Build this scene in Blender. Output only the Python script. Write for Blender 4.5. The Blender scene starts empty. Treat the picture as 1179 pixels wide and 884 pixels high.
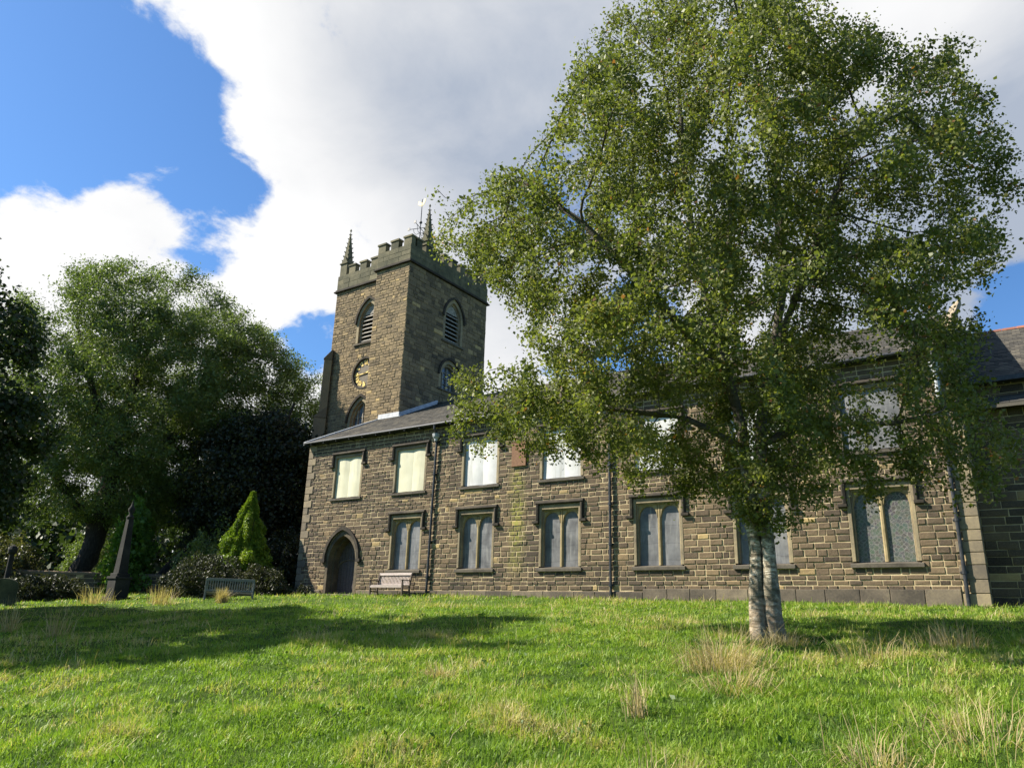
import bpy, math, random
import numpy as np
from mathutils import Matrix, Vector, noise, kdtree
rnd = random.Random(7)
nr = np.random.default_rng(11)
sc = bpy.context.scene
C = sc.collection
# ------------------------------------------------------------------ camera
cd = bpy.data.cameras.new('camera'); cam = bpy.data.objects.new('camera', cd); C.objects.link(cam)
sc.camera = cam
cd.sensor_width = 36; cd.lens = 26.505; cd.clip_start = 0.1; cd.clip_end = 5000
RT = Vector((0.82232, 0.56830, 0.02868)); UP = Vector((0.14636, -0.25995, 0.95446)); FW = Vector((-0.54988, 0.78068, 0.29694))
cam.matrix_world = Matrix(((RT.x, UP.x, -FW.x, 0), (RT.y, UP.y, -FW.y, 0), (RT.z, UP.z, -FW.z, 0), (0, 0, 0, 1)))
# ------------------------------------------------------------------ sun
ALPHA, ELEV = math.radians(30), math.radians(42)
to_sun = Vector((-math.cos(ALPHA) * math.cos(ELEV), -math.sin(ALPHA) * math.cos(ELEV), math.sin(ELEV)))
sl = bpy.data.lights.new('sun', 'SUN'); sl.energy = 5.0; sl.angle = math.radians(0.55); sl.color = (1, .93, .80)
so = bpy.data.objects.new('sun', sl); C.objects.link(so)
so.rotation_euler = to_sun.to_track_quat('Z', 'Y').to_euler(); so.location = to_sun * 60
sc.view_settings.view_transform = 'Standard'; sc.view_settings.look = 'None'
sc.view_settings.exposure = 1.3; sc.view_settings.gamma = 1; sc.view_settings.use_curve_mapping = False
sc.cycles.max_bounces = 6; sc.cycles.diffuse_bounces = 3; sc.cycles.transparent_max_bounces = 6
sc.cycles.use_denoising = True

# ------------------------------------------------------------------ node helper
class NT:
    def __init__(s, tree): s.t = tree; s.t.nodes.clear()
    def n(s, typ, **kw):
        nd = s.t.nodes.new(typ)
        ins = kw.pop('ins', {})
        for k, v in kw.items(): setattr(nd, k, v)
        for k, v in ins.items(): s.put(nd.inputs[k], v)
        return nd
    def put(s, inp, v):
        if isinstance(v, bpy.types.NodeSocket): s.t.links.new(v, inp)
        elif isinstance(v, bpy.types.Node): s.t.links.new(v.outputs[0], inp)
        else: inp.default_value = v
    def m(s, op, a, b=None, c=None, clamp=False):
        nd = s.n('ShaderNodeMath', operation=op, use_clamp=clamp); s.put(nd.inputs[0], a)
        if b is not None: s.put(nd.inputs[1], b)
        if c is not None: s.put(nd.inputs[2], c)
        return nd.outputs[0]
    def vm(s, op, a, b=None):
        nd = s.n('ShaderNodeVectorMath', operation=op); s.put(nd.inputs[0], a)
        if b is not None: s.put(nd.inputs[1], b)
        return nd.outputs['Value' if op in ('DOT_PRODUCT', 'LENGTH') else 0]
    def mix(s, f, a, b, bt='MIX'):
        nd = s.n('ShaderNodeMix', data_type='RGBA', blend_type=bt); s.put(nd.inputs[0], f); s.put(nd.inputs[6], a); s.put(nd.inputs[7], b)
        return nd.outputs[2]
    def ramp(s, f, stops, interp='LINEAR'):
        nd = s.n('ShaderNodeValToRGB'); nd.color_ramp.interpolation = interp; s.put(nd.inputs[0], f)
        el = nd.color_ramp.elements
        while len(el) < len(stops): el.new(0.5)
        for e, (p, c) in zip(el, stops): e.position = p; e.color = (*c, 1) if len(c) == 3 else c
        return nd.outputs[0]
    def sm(s, v, a, b):
        nd = s.n('ShaderNodeMapRange', interpolation_type='SMOOTHSTEP'); s.put(nd.inputs[0], v); s.put(nd.inputs[1], a); s.put(nd.inputs[2], b)
        return nd.outputs[0]
    def noise(s, vec, scale, detail=4, rough=.55, dist=0.):
        return s.n('ShaderNodeTexNoise', ins={'Vector': vec, 'Scale': scale, 'Detail': detail, 'Roughness': rough, 'Distortion': dist}).outputs[0]
def G(v): return (v[0], v[1], v[2], 1)

# ------------------------------------------------------------------ world: sky and clouds
w = bpy.data.worlds.new('World'); sc.world = w; w.use_nodes = True
k = NT(w.node_tree)
sky = k.n('ShaderNodeTexSky', sky_type='NISHITA'); sky.sun_disc = False; sky.sun_elevation = ELEV
sky.sun_rotation = math.atan2(to_sun.x, to_sun.y); sky.altitude = 300; sky.air_density = 1.0; sky.dust_density = .6; sky.ozone_density = 2.0
dirv = k.vm('NORMALIZE', k.n('ShaderNodeTexCoord').outputs['Generated'])
def pxdir(x, y): return (FW + RT * ((x - 589.5) / 868.06) - UP * ((y - 442) / 868.06)).normalized()
sep = k.n('ShaderNodeSeparateXYZ', ins={0: dirv})
den = k.m('ADD', k.m('MAXIMUM', sep.outputs[2], 0.0), .35)
cpl = k.n('ShaderNodeCombineXYZ', ins={0: k.m('DIVIDE', sep.outputs[0], den), 1: k.m('DIVIDE', sep.outputs[1], den), 2: k.m('MULTIPLY', sep.outputs[2], .8)}).outputs[0]
n1 = k.noise(cpl, 4.2, 11, .6, .25)
n2 = k.noise(cpl, 1.5, 5, .5)
n3 = k.noise(cpl, 9.0, 9, .62, .3)
def blobs(lst):
    acc = 0.0
    for x, y, r, wt in lst:
        d = k.vm('DOT_PRODUCT', dirv, tuple(pxdir(x, y)))
        ang = k.m('ARCCOSINE', k.m('MINIMUM', d, 1.0))
        v = k.m('MULTIPLY', k.sm(ang, r / 868 * 1.2, 0.), wt * 1.15)
        acc = v if acc == 0.0 else k.m('ADD', acc, v)
    return acc
cover_b = blobs([(620, 260, 1050, 1.08), (560, 200, 260, .3), (20, 60, 235, -1.3), (-120, 100, 240, -1.1), (145, 115, 105, -.9), (235, 140, 50, -.45), (222, 275, 60, -.8), (240, 205, 55, -.55), (358, 395, 60, -1.1), (300, 330, 80, .5),
                 (668, 75, 50, -.6), (740, 415, 100, -.8), (1185, 368, 75, -1.3), (1120, 170, 330, .75), (1000, 400, 60, -.4), (165, 235, 100, .85), (50, 310, 170, .7), (-120, 330, 260, .8), (220, 10, 150, .85), (340, 190, 120, .25), (400, 560, 80, -.4), (130, 560, 260, .5)])
cov = k.m('ADD', k.m('ADD', k.m('MULTIPLY', k.m('SUBTRACT', n1, .5), 4.4), k.m('SUBTRACT', cover_b, .38)), k.m('MULTIPLY', k.m('SUBTRACT', n3, .5), 1.9))
alpha = k.sm(cov, -.08, .55)
shade_b = blobs([(620, 110, 330, .62), (1150, 290, 300, .85), (830, 60, 200, .2), (350, 300, 170, -.45), (1020, 20, 150, -.45), (260, 60, 110, -.3), (60, 270, 160, -.3), (640, 300, 150, .28), (440, 20, 200, .2)])
shd = k.m('ADD', k.m('ADD', shade_b, .22), k.m('MULTIPLY', k.m('SUBTRACT', n2, .5), 1.1))
shd = k.m('SUBTRACT', shd, k.m('MULTIPLY', k.m('SUBTRACT', n1, .5), .8), clamp=True)
ccol = k.ramp(shd, [(0, (.415, .415, .415)), (.3, (.37, .372, .378)), (.65, (.29, .30, .32)), (1, (.18, .205, .25))])
skyc = k.vm('SCALE', sky.outputs[0]); skyc.node.inputs[3].default_value = .060
skyb = k.mix(1.0, skyc, (.66, .98, 1.28, 1), 'MULTIPLY')
fin = k.mix(alpha, skyb, ccol)
bg = k.n('ShaderNodeBackground', ins={0: fin, 1: 1.0})
k.n('ShaderNodeOutputWorld', ins={0: bg.outputs[0]})
sky.name = 'sky'

# ------------------------------------------------------------------ materials
def mat(name, build):
    m = bpy.data.materials.new(name); m.use_nodes = True
    k = NT(m.node_tree); sh = build(k)
    k.n('ShaderNodeOutputMaterial', ins={0: sh}); return m
def pr(k, col, rough=.9, bump=None, bstr=.3, bdist=.02, spec=.3, **kw):
    p = k.n('ShaderNodeBsdfPrincipled'); k.put(p.inputs['Base Color'], col if not isinstance(col, tuple) or len(col) == 4 else G(col))
    k.put(p.inputs['Roughness'], rough); p.inputs['Specular IOR Level'].default_value = spec
    if bump is not None:
        b = k.n('ShaderNodeBump', ins={'Strength': bstr, 'Distance': bdist, 'Height': bump}); k.put(p.inputs['Normal'], b.outputs[0])
    for a, v in kw.items(): k.put(p.inputs[a], v)
    return p.outputs[0]
def pos(k): return k.n('ShaderNodeNewGeometry').outputs['Position']
def tone(k): return k.n('ShaderNodeAttribute', attribute_name='tone').outputs['Fac']

def stone_block(stops, stain=False, dark=1.0):
    def f(k):
        P = pos(k); t = tone(k)
        a = k.noise(P, 9, 6, .65); b = k.noise(P, 1.1, 4); c = k.noise(P, 45, 3, .6)
        tt = k.m('ADD', t, k.m('MULTIPLY', k.m('SUBTRACT', a, .5), .42))
        tt = k.m('ADD', tt, k.m('MULTIPLY', k.m('SUBTRACT', b, .5), .40), clamp=True)
        col = k.ramp(tt, stops)
        col = k.mix(k.m('MULTIPLY', k.sm(c, .5, .75), .35), col, (.36, .29, .18, 1))
        if stain:
            s = k.n('ShaderNodeSeparateXYZ', ins={0: P})
            dx = k.m('ABSOLUTE', k.m('ADD', s.outputs[0], k.m('ADD', 17.15, k.m('MULTIPLY', k.m('SUBTRACT', k.noise(P, 1.2), .5), .7))))
            mk = k.m('MULTIPLY', k.sm(dx, .55, .05), k.sm(s.outputs[2], 6.1, 5.4))
            mk = k.m('MULTIPLY', mk, k.sm(s.outputs[2], 1.3, 2.6))
            mk = k.m('MULTIPLY', mk, k.sm(k.noise(P, 7, 5, .7), .36, .62))
            col = k.mix(k.m('MULTIPLY', mk, .85), col, (.27, .27, .05, 1))
            # sooty band below the upper windows, damp near the ground
            sb = k.m('MULTIPLY', k.sm(k.noise(P, .35, 3), .44, .62), .45)
            col = k.mix(sb, col, (.06, .05, .042, 1))
        h = k.m('ADD', k.noise(P, 16, 6, .7), k.m('MULTIPLY', c, .4))
        return pr(k, col, .93, h, .55, .02, .2)
    return f
NAVE_ST = [(0, (.04, .031, .025)), (.3, (.105, .077, .052)), (.62, (.18, .13, .078)), (.85, (.27, .19, .10)), (1, (.38, .28, .13))]
TOW_ST = [(0, (.055, .045, .034)), (.35, (.15, .113, .07)), (.65, (.25, .185, .105)), (.9, (.34, .25, .13)), (1, (.42, .30, .14))]
M = {}
M['block'] = mat('nave_stone', stone_block(NAVE_ST, True))
M['tblock'] = mat('tower_stone', stone_block(TOW_ST))
def mortar(c1, c2):
    def f(k):
        P = pos(k)
        col = k.mix(k.sm(k.noise(P, 2.2, 5, .65), .3, .7), G(c1), G(c2))
        s = k.n('ShaderNodeSeparateXYZ', ins={0: P})
        return pr(k, col, .95, k.noise(P, 60, 4), .4, .01, .15)
    return f
M['mortar'] = mat('nave_mortar', mortar((.36, .28, .16), (.60, .49, .30)))
M['tmortar'] = mat('tower_mortar', mortar((.26, .20, .12), (.42, .33, .19)))
def dressed(c0, c1, c2):
    def f(k):
        P = pos(k)
        t = k.m('ADD', k.m('MULTIPLY', k.noise(P, 1.6, 5, .6), .6), k.m('MULTIPLY', k.noise(P, 14, 5, .7), .4))
        t = k.m('ADD', t, k.m('MULTIPLY', k.m('SUBTRACT', tone(k), .5), .3))
        return pr(k, k.ramp(t, [(.3, c0), (.5, c1), (.68, c2)]), .9, k.noise(P, 30, 6, .7), .4, .012, .2)
    return f
M['frame'] = mat('window_stone', dressed((.12, .10, .075), (.24, .195, .125), (.36, .29, .17)))
M['ochre'] = mat('ochre_stone', dressed((.17, .13, .07), (.30, .235, .125), (.42, .33, .18)))
M['hood'] = mat('shade_and_soot_moulding_stone', dressed((.022, .019, .016), (.05, .042, .032), (.12, .10, .065)))  # sooty stone, tones deepened to stand in for shadow in the hood's undercut
M['shade_and_soot'] = mat('shade_and_soot_door_stone', dressed((.035, .03, .024), (.085, .07, .05), (.16, .13, .085)))  # soot, with the shade of the door reveal also painted into the colour
M['parapet'] = mat('mossy_parapet_stone', dressed((.055, .055, .035), (.115, .105, .065), (.19, .165, .10)))
M['quoin'] = mat('quoin_stone', dressed((.13, .11, .085), (.215, .175, .12), (.31, .25, .155)))
M['plinth'] = mat('plinth_stone', dressed((.07, .06, .048), (.14, .115, .085), (.24, .195, .13)))
M['sill'] = mat('sill_stone', dressed((.06, .052, .042), (.115, .10, .078), (.19, .16, .115)))
def slate(k):
    P = pos(k); t = tone(k)
    tt = k.m('ADD', t, k.m('MULTIPLY', k.m('SUBTRACT', k.noise(P, 1.3, 5), .5), .8), clamp=True)
    col = k.ramp(tt, [(0, (.035, .033, .031)), (.5, (.072, .067, .058)), (1, (.125, .11, .085))])
    return pr(k, col, .85, k.noise(P, 20, 5, .7), .5, .015, .2)
M['slate'] = mat('roof_slate', slate)
M['black'] = mat('black_painted_iron', lambda k: pr(k, k.ramp(k.noise(pos(k), 8, 5), [(.35, (.012, .013, .016)), (.7, (.04, .042, .048))]), .45, k.noise(pos(k), 30), .15, .005, .5))
M['lead'] = mat('weathered_lead', lambda k: pr(k, k.ramp(k.noise(pos(k), 5, 5), [(.3, (.26, .28, .30)), (.7, (.46, .47, .48))]), .55, k.noise(pos(k), 20), .2, .01, .5))
def glassgrey(c0, c1, rough=.28, stained=False):
    def f(k):
        P = pos(k)
        t = k.m('ADD', k.m('MULTIPLY', k.noise(P, 1.3, 4, .5, .8), .7), k.m('MULTIPLY', k.noise(P, 6, 5), .3))
        col = k.ramp(t, [(.33, c0), (.62, c1)])
        if stained:
            v = k.n('ShaderNodeTexVoronoi', feature='DISTANCE_TO_EDGE', ins={'Vector': P, 'Scale': 9.}).outputs[0]
            vc = k.n('ShaderNodeTexVoronoi', feature='F1', ins={'Vector': P, 'Scale': 9.}).outputs['Color']
            col = k.mix(.30, col, k.mix(1., vc, (.07, .11, .08, 1), 'MULTIPLY'))
            s = k.n('ShaderNodeSeparateXYZ', ins={0: P})
            gx = k.m('ABSOLUTE', k.m('SUBTRACT', k.m('FRACT', k.m('MULTIPLY', k.m('ADD', s.outputs[0], s.outputs[2]), 7)), .5))
            gz = k.m('ABSOLUTE', k.m('SUBTRACT', k.m('FRACT', k.m('MULTIPLY', k.m('SUBTRACT', s.outputs[0], s.outputs[2]), 7)), .5))
            lead = k.m('MAXIMUM', k.sm(v, .045, .02), k.m('MAXIMUM', k.sm(gx, .45, .49), k.sm(gz, .45, .49)))
            col = k.mix(lead, col, (.21, .205, .185, 1))
        else:
            s = k.n('ShaderNodeSeparateXYZ', ins={0: P})
            bz = k.m('ABSOLUTE', k.m('SUBTRACT', k.m('FRACT', k.m('MULTIPLY', k.m('ADD', s.outputs[2], k.m('MULTIPLY', k.noise(P, .8), .3)), 1.75)), .5))
            col = k.mix(k.m('MULTIPLY', k.sm(bz, .47, .495), .55), col, (.05, .05, .052, 1))
            col = k.mix(k.m('MULTIPLY', k.sm(k.noise(k.n('ShaderNodeMapping', ins={0: P, 'Scale': (9, 9, 1.2)}).outputs[0], 1, 5, .6), .5, .68), .5), col, (.28, .275, .26, 1))
        b = k.noise(P, 2.0, 2, .4)
        return pr(k, col, rough, b, .25, .03, .5)
    return f
M['pane'] = mat('cloudy_window_sheet', glassgrey((.07, .07, .072), (.17, .17, .172), .4))
M['stained'] = mat('leaded_stained_glass', glassgrey((.045, .047, .045), (.11, .115, .105), .4, True))
M['glass'] = mat('dark_leaded_glass', glassgrey((.05, .06, .075), (.16, .19, .24), .12))
M['cream'] = mat('cream_board', lambda k: pr(k, k.mix(k.m('MULTIPLY', k.sm(k.noise(k.n('ShaderNodeMapping', ins={0: pos(k), 'Scale': (7, 7, .8)}).outputs[0], 1, 5, .65), .5, .75), .6), k.ramp(k.noise(pos(k), 1.4, 4), [(.3, (.50, .48, .33)), (.7, (.62, .60, .44))]), (.30, .29, .24, 1)), .55))
M['white'] = mat('white_board', lambda k: pr(k, k.mix(k.m('MULTIPLY', k.sm(k.noise(k.n('ShaderNodeMapping', ins={0: pos(k), 'Scale': (7, 7, .8)}).outputs[0], 1, 5, .65), .5, .75), .6), k.ramp(k.noise(pos(k), 1.4, 4), [(.3, (.46, .46, .45)), (.7, (.62, .62, .60))]), (.30, .29, .24, 1)), .5))
M['louvre'] = mat('louvre_board', lambda k: pr(k, k.ramp(k.noise(pos(k), 5, 4), [(.3, (.16, .145, .12)), (.7, (.36, .33, .28))]), .8))
M['dark'] = mat('dark_interior', lambda k: pr(k, (.012, .012, .012), 1.0))
M['plaque'] = mat('brown_plaque_board', lambda k: pr(k, k.ramp(k.noise(pos(k), 9, 6, .7), [(.3, (.13, .065, .035)), (.7, (.24, .13, .07))]), .8, k.noise(pos(k), 25), .3, .01))
def wood(c0, c1, sc_=3.):
    def f(k):
        P = k.n('ShaderNodeTexCoord').outputs['Object']
        mp = k.n('ShaderNodeMapping', ins={0: P, 'Scale': (2, 18, 18)})
        n_ = k.noise(mp.outputs[0], sc_, 5, .65)
        return pr(k, k.ramp(n_, [(.3, c0), (.7, c1)]), .75, n_, .3, .005)
    return f
M['teak'] = mat('pale_weathered_teak', wood((.28, .23, .205), (.50, .43, .39)))
M['darkteak'] = mat('dark_weathered_teak', wood((.05, .035, .028), (.13, .10, .08)))
M['greyteak'] = mat('grey_weathered_slats', wood((.12, .125, .125), (.24, .245, .24)))
M['doorwood'] = mat('door_planks', wood((.05, .042, .042), (.11, .095, .092)))
M['clockface'] = mat('clock_face', lambda k: pr(k, k.ramp(k.noise(pos(k), 4, 4), [(.3, (.09, .075, .055)), (.7, (.16, .13, .09))]), .7))
M['gold'] = mat('gilded_metal', lambda k: pr(k, (.90, .66, .22), .45, None))
M['redtile'] = mat('red_ridge_tile', lambda k: pr(k, k.ramp(k.m('ADD', k.m('MULTIPLY', k.noise(pos(k), 6, 4), .6), k.m('MULTIPLY', tone(k), .4)), [(.3, (.15, .07, .05)), (.7, (.33, .13, .08))]), .9, k.noise(pos(k), 25), .4, .01))
def bark(c0, c1, c2, sx=14, sz=3):
    def f(k):
        P = pos(k); mp = k.n('ShaderNodeMapping', ins={0: P, 'Scale': (sx, sx, sz)}).outputs[0]
        n_ = k.noise(mp, 1., 7, .7, .4)
        return pr(k, k.ramp(n_, [(.32, c0), (.5, c1), (.7, c2)]), .9, n_, .8, .04, .2)
    return f
M['bark'] = mat('dark_bark', bark((.02, .017, .013), (.05, .042, .032), (.085, .072, .055)))
def birchbark(k):
    P = pos(k); s = k.n('ShaderNodeSeparateXYZ', ins={0: P})
    mp = k.n('ShaderNodeMapping', ins={0: P, 'Scale': (5, 5, 15)}).outputs[0]
    len_ = k.noise(mp, 1., 6, .7, .5)
    big = k.noise(P, 3.2, 6, .65, .6)
    col = k.ramp(len_, [(.38, (.10, .08, .055)), (.5, (.32, .275, .20)), (.62, (.68, .62, .50))])
    hz = k.m('ADD', s.outputs[2], k.m('MULTIPLY', k.m('SUBTRACT', big, .5), 2.6))
    low = k.sm(hz, 1.05, -.1); high = k.sm(hz, 1.7, 3.2)
    col = k.mix(k.m('MULTIPLY', low, .65), col, (.24, .17, .11, 1))
    col = k.mix(k.m('MULTIPLY', high, .9), col, (.06, .05, .04, 1))
    col = k.mix(k.m('MULTIPLY', k.sm(big, .48, .6), .8), col, (.10, .09, .06, 1))
    col = k.mix(k.m('MULTIPLY', k.sm(k.noise(P, 22, 5, .7), .55, .7), .45), col, (.09, .09, .06, 1))
    return pr(k, col, .85, k.m('ADD', len_, big), .9, .05, .25)
M['birchbark'] = mat('birch_bark', birchbark)
def leafm(stops, trans=.45, rough=.5, spec=.35):
    def f(k):
        t = tone(k)
        col = k.ramp(t, stops)
        p = k.n('ShaderNodeBsdfPrincipled', ins={'Base Color': col, 'Roughness': rough}); p.inputs['Specular IOR Level'].default_value = spec
        tr = k.n('ShaderNodeBsdfTranslucent', ins={0: k.mix(1., col, (1.15, 1.25, .55, 1), 'MULTIPLY')})
        return k.n('ShaderNodeMixShader', ins={0: trans, 1: p.outputs[0], 2: tr.outputs[0]}).outputs[0]
    return f
M['birchleaf'] = mat('birch_leaves', leafm([(0, (.045, .062, .016)), (.4, (.125, .148, .038)), (.75, (.20, .215, .06)), (.92, (.23, .21, .055)), (.96, (.28, .17, .06)), (1, (.24, .11, .045))]))
M['ashleaf'] = mat('willow_like_leaves', leafm([(0, (.06, .09, .027)), (.5, (.115, .155, .045)), (1, (.175, .215, .07))], .4))
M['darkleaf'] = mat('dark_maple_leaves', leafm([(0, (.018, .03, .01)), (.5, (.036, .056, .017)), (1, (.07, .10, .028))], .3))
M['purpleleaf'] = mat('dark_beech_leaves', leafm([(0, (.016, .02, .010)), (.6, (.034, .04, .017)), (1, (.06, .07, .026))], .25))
M['brightleaf'] = mat('bright_sapling_leaves', leafm([(0, (.06, .12, .015)), (.5, (.11, .20, .03)), (1, (.17, .26, .05))], .5))
M['oliveleaf'] = mat('olive_hedge_leaves', leafm([(0, (.035, .045, .018)), (.5, (.08, .085, .034)), (1, (.15, .13, .055))], .35))
M['conifer'] = mat('golden_conifer_sprays', leafm([(0, (.07, .12, .01)), (.5, (.17, .25, .02)), (1, (.28, .33, .04))], .3, .6))
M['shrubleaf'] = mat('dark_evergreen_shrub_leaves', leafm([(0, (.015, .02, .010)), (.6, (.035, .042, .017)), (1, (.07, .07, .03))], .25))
GR = [(0, (.06, .115, .016)), (.35, (.165, .27, .028)), (.72, (.245, .335, .042)), (.9, (.33, .345, .085)), (1, (.47, .40, .19))]
M['grass'] = mat('grass_blades', leafm(GR, .4, .5, .3))
M['straw'] = mat('dry_grass_stalks', leafm([(0, (.26, .20, .09)), (.5, (.42, .33, .17)), (1, (.55, .46, .27))], .35, .6, .2))
def soil(k):
    P = pos(k)
    t = k.m('ADD', k.m('MULTIPLY', k.noise(P, .5, 5), .5), k.m('MULTIPLY', k.noise(P, 14, 6, .7), .5))
    col = k.ramp(t, [(.34, (.035, .06, .012)), (.5, (.065, .11, .018)), (.62, (.10, .15, .025)), (.72, (.17, .15, .06))])
    return pr(k, col, 1.0, k.noise(P, 22, 6, .75), 1.0, .06, .1)
M['turf'] = mat('turf', soil)
def lichen_stone(c0, c1, c2): return dressed(c0, c1, c2)
M['grave'] = mat('old_gravestone', dressed((.03, .035, .025), (.07, .075, .055), (.13, .13, .09)))
M['obelisk'] = mat('dark_monument_stone', dressed((.015, .015, .013), (.028, .027, .024), (.05, .047, .04)))

# ------------------------------------------------------------------ mesh helpers
class MB:
    def __init__(s): s.v = []; s.f = []; s.t = []; s.m = []
    def add(s, vs, fs, tone=.5, mi=0):
        b = len(s.v); s.v.extend([tuple(v) for v in vs])
        for f in fs: s.f.append([b + i for i in f]); s.t.append(tone); s.m.append(mi)
    def box(s, x0, x1, y0, y1, z0, z1, tone=.5, mi=0):
        s.add([(x0, y0, z0), (x1, y0, z0), (x1, y1, z0), (x0, y1, z0), (x0, y0, z1), (x1, y0, z1), (x1, y1, z1), (x0, y1, z1)],
              [(0, 3, 2, 1), (4, 5, 6, 7), (0, 1, 5, 4), (1, 2, 6, 5), (2, 3, 7, 6), (3, 0, 4, 7)], tone, mi)
    def prism(s, prof, p0, axis, length, a1, a2, tone=.5, mi=0):
        # profile points (a,b) along a1,a2 extruded along axis
        p0 = Vector(p0); axis = Vector(axis); a1 = Vector(a1); a2 = Vector(a2); n = len(prof)
        A = [p0 + a1 * a + a2 * b for a, b in prof]; B = [q + axis * length for q in A]
        s.add(A + B, [tuple(range(n - 1, -1, -1)), tuple(range(n, 2 * n))] + [(i, (i + 1) % n, n + (i + 1) % n, n + i) for i in range(n)], tone, mi)
    def tube(s, pts, r, seg=8, tone=.5, mi=0, caps=True):
        pts = [Vector(p) for p in pts]; rr = r if isinstance(r, (list, tuple)) else [r] * len(pts)
        rings = []
        for i, p in enumerate(pts):
            d = (pts[min(i + 1, len(pts) - 1)] - pts[max(i - 1, 0)]).normalized()
            a = d.orthogonal().normalized() if i == 0 else (a - d * a.dot(d)).normalized()
            b = d.cross(a)
            rings.append([p + (a * math.cos(2 * math.pi * j / seg) + b * math.sin(2 * math.pi * j / seg)) * rr[i] for j in range(seg)])
        vs = [q for R_ in rings for q in R_]; fs = []
        for i in range(len(pts) - 1):
            for j in range(seg): fs.append((i * seg + j, i * seg + (j + 1) % seg, (i + 1) * seg + (j + 1) % seg, (i + 1) * seg + j))
        if caps: fs += [tuple(range(seg - 1, -1, -1)), tuple(range((len(pts) - 1) * seg, len(pts) * seg))]
        s.add(vs, fs, tone, mi)
    def lathe(s, prof, c, seg=12, tone=.5, mi=0):
        c = Vector(c); vs = []; fs = []
        for r_, z_ in prof: vs += [c + Vector((r_ * math.cos(2 * math.pi * j / seg), r_ * math.sin(2 * math.pi * j / seg), z_)) for j in range(seg)]
        for i in range(len(prof) - 1):
            for j in range(seg): fs.append((i * seg + j, i * seg + (j + 1) % seg, (i + 1) * seg + (j + 1) % seg, (i + 1) * seg + j))
        s.add(vs, fs, tone, mi)
    def build(s, name, mats, parent=None, smooth=False, bevel=0, origin=None):
        me = bpy.data.meshes.new(name)
        V = np.array(s.v, dtype=float)
        if origin is not None: V = V - np.array(origin)
        me.from_pydata(V.tolist(), [], s.f)
        for m in (mats if isinstance(mats, (list, tuple)) else [mats]): me.materials.append(m)
        me.polygons.foreach_set('material_index', s.m)
        if smooth: me.polygons.foreach_set('use_smooth', [True] * len(s.f))
        at = me.attributes.new('tone', 'FLOAT', 'FACE'); at.data.foreach_set('value', s.t)
        me.update()
        o = bpy.data.objects.new(name, me); C.objects.link(o)
        if parent is not None: o.parent = parent
        if origin is not None: o.location = origin
        if bevel:
            b = o.modifiers.new('bevel', 'BEVEL'); b.width = bevel; b.segments = 2; b.limit_method = 'ANGLE'
        return o
def fastmesh(name, V, F, tone, material, parent=None, smooth=False):
    """V (n,3), F (m,k) faces all with k corners"""
    me = bpy.data.meshes.new(name); nV, (nF, kk) = len(V), F.shape
    me.vertices.add(nV); me.vertices.foreach_set('co', np.ascontiguousarray(V, dtype=np.float32).ravel())
    me.loops.add(nF * kk); me.loops.foreach_set('vertex_index', F.astype(np.int32).ravel())
    me.polygons.add(nF); me.polygons.foreach_set('loop_start', np.arange(0, nF * kk, kk, dtype=np.int32)); me.polygons.foreach_set('loop_total', np.full(nF, kk, dtype=np.int32))
    if smooth: me.polygons.foreach_set('use_smooth', np.ones(nF, dtype=bool))
    me.materials.append(material)
    at = me.attributes.new('tone', 'FLOAT', 'FACE'); at.data.foreach_set('value', np.asarray(tone, dtype=np.float32))
    me.update(calc_edges=True)
    o = bpy.data.objects.new(name, me); C.objects.link(o)
    if parent is not None: o.parent = parent
    return o
def thing(name, label, cat, loc=(0, 0, 0), group=None, rz=0):
    o = bpy.data.objects.new(name, None); C.objects.link(o); o.location = loc; o.rotation_euler = (0, 0, rz); o.empty_display_size = .3
    o['label'] = label; o['category'] = cat
    if group: o['group'] = group
    return o

# ------------------------------------------------------------------ ground
GX = [-400, -2, 0, 3, 5, 9, 12.5, 16, 20, 25, 40, 400]
GZ = [-3.0, -1.72, -1.62, -1.27, -1.02, -.56, -.2, .1, .46, .82, .9, .3]
def base_z(y): return float(np.interp(y, GX, GZ))
def gz(x, y):
    z = sum(base_z(y + d) for d in (-1.2, -.4, .4, 1.2)) / 4
    z -= .16 * min(1, max(0, (x + 20) / 18)) * min(1, max(0, (y - 14) / 9))
    n_ = noise.noise(Vector((x * .23, y * .23, 3.1))) * .13 + noise.noise(Vector((x * .8, y * .8, 7.7))) * .08 + noise.noise(Vector((x * 1.9, y * 1.9, 1.7))) * .06
    if y > 22: n_ *= max(0, (25.5 - y) / 3.5)
    return z + n_ * min(1, max(0, 1.6 - abs(y) / 80))
def gzN(X, Y): return np.array([gz(float(a), float(b)) for a, b in zip(X, Y)])
xs = np.unique(np.concatenate([np.linspace(-420, -70, 12), np.linspace(-70, 24, 320), np.linspace(24, 420, 12)]))
ys = np.unique(np.concatenate([np.linspace(-420, -6, 12), np.linspace(-6, 60, 240), np.linspace(60, 420, 12)]))
gv = [(x, y, gz(x, y)) for y in ys for x in xs]; nx = len(xs)
gf = np.array([(j * nx + i, j * nx + i + 1, (j + 1) * nx + i + 1, (j + 1) * nx + i) for j in range(len(ys) - 1) for i in range(nx - 1)])
g = fastmesh('ground', np.array(gv), gf, np.full(len(gf), .5), M['turf'], smooth=True); g['kind'] = 'structure'

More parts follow.
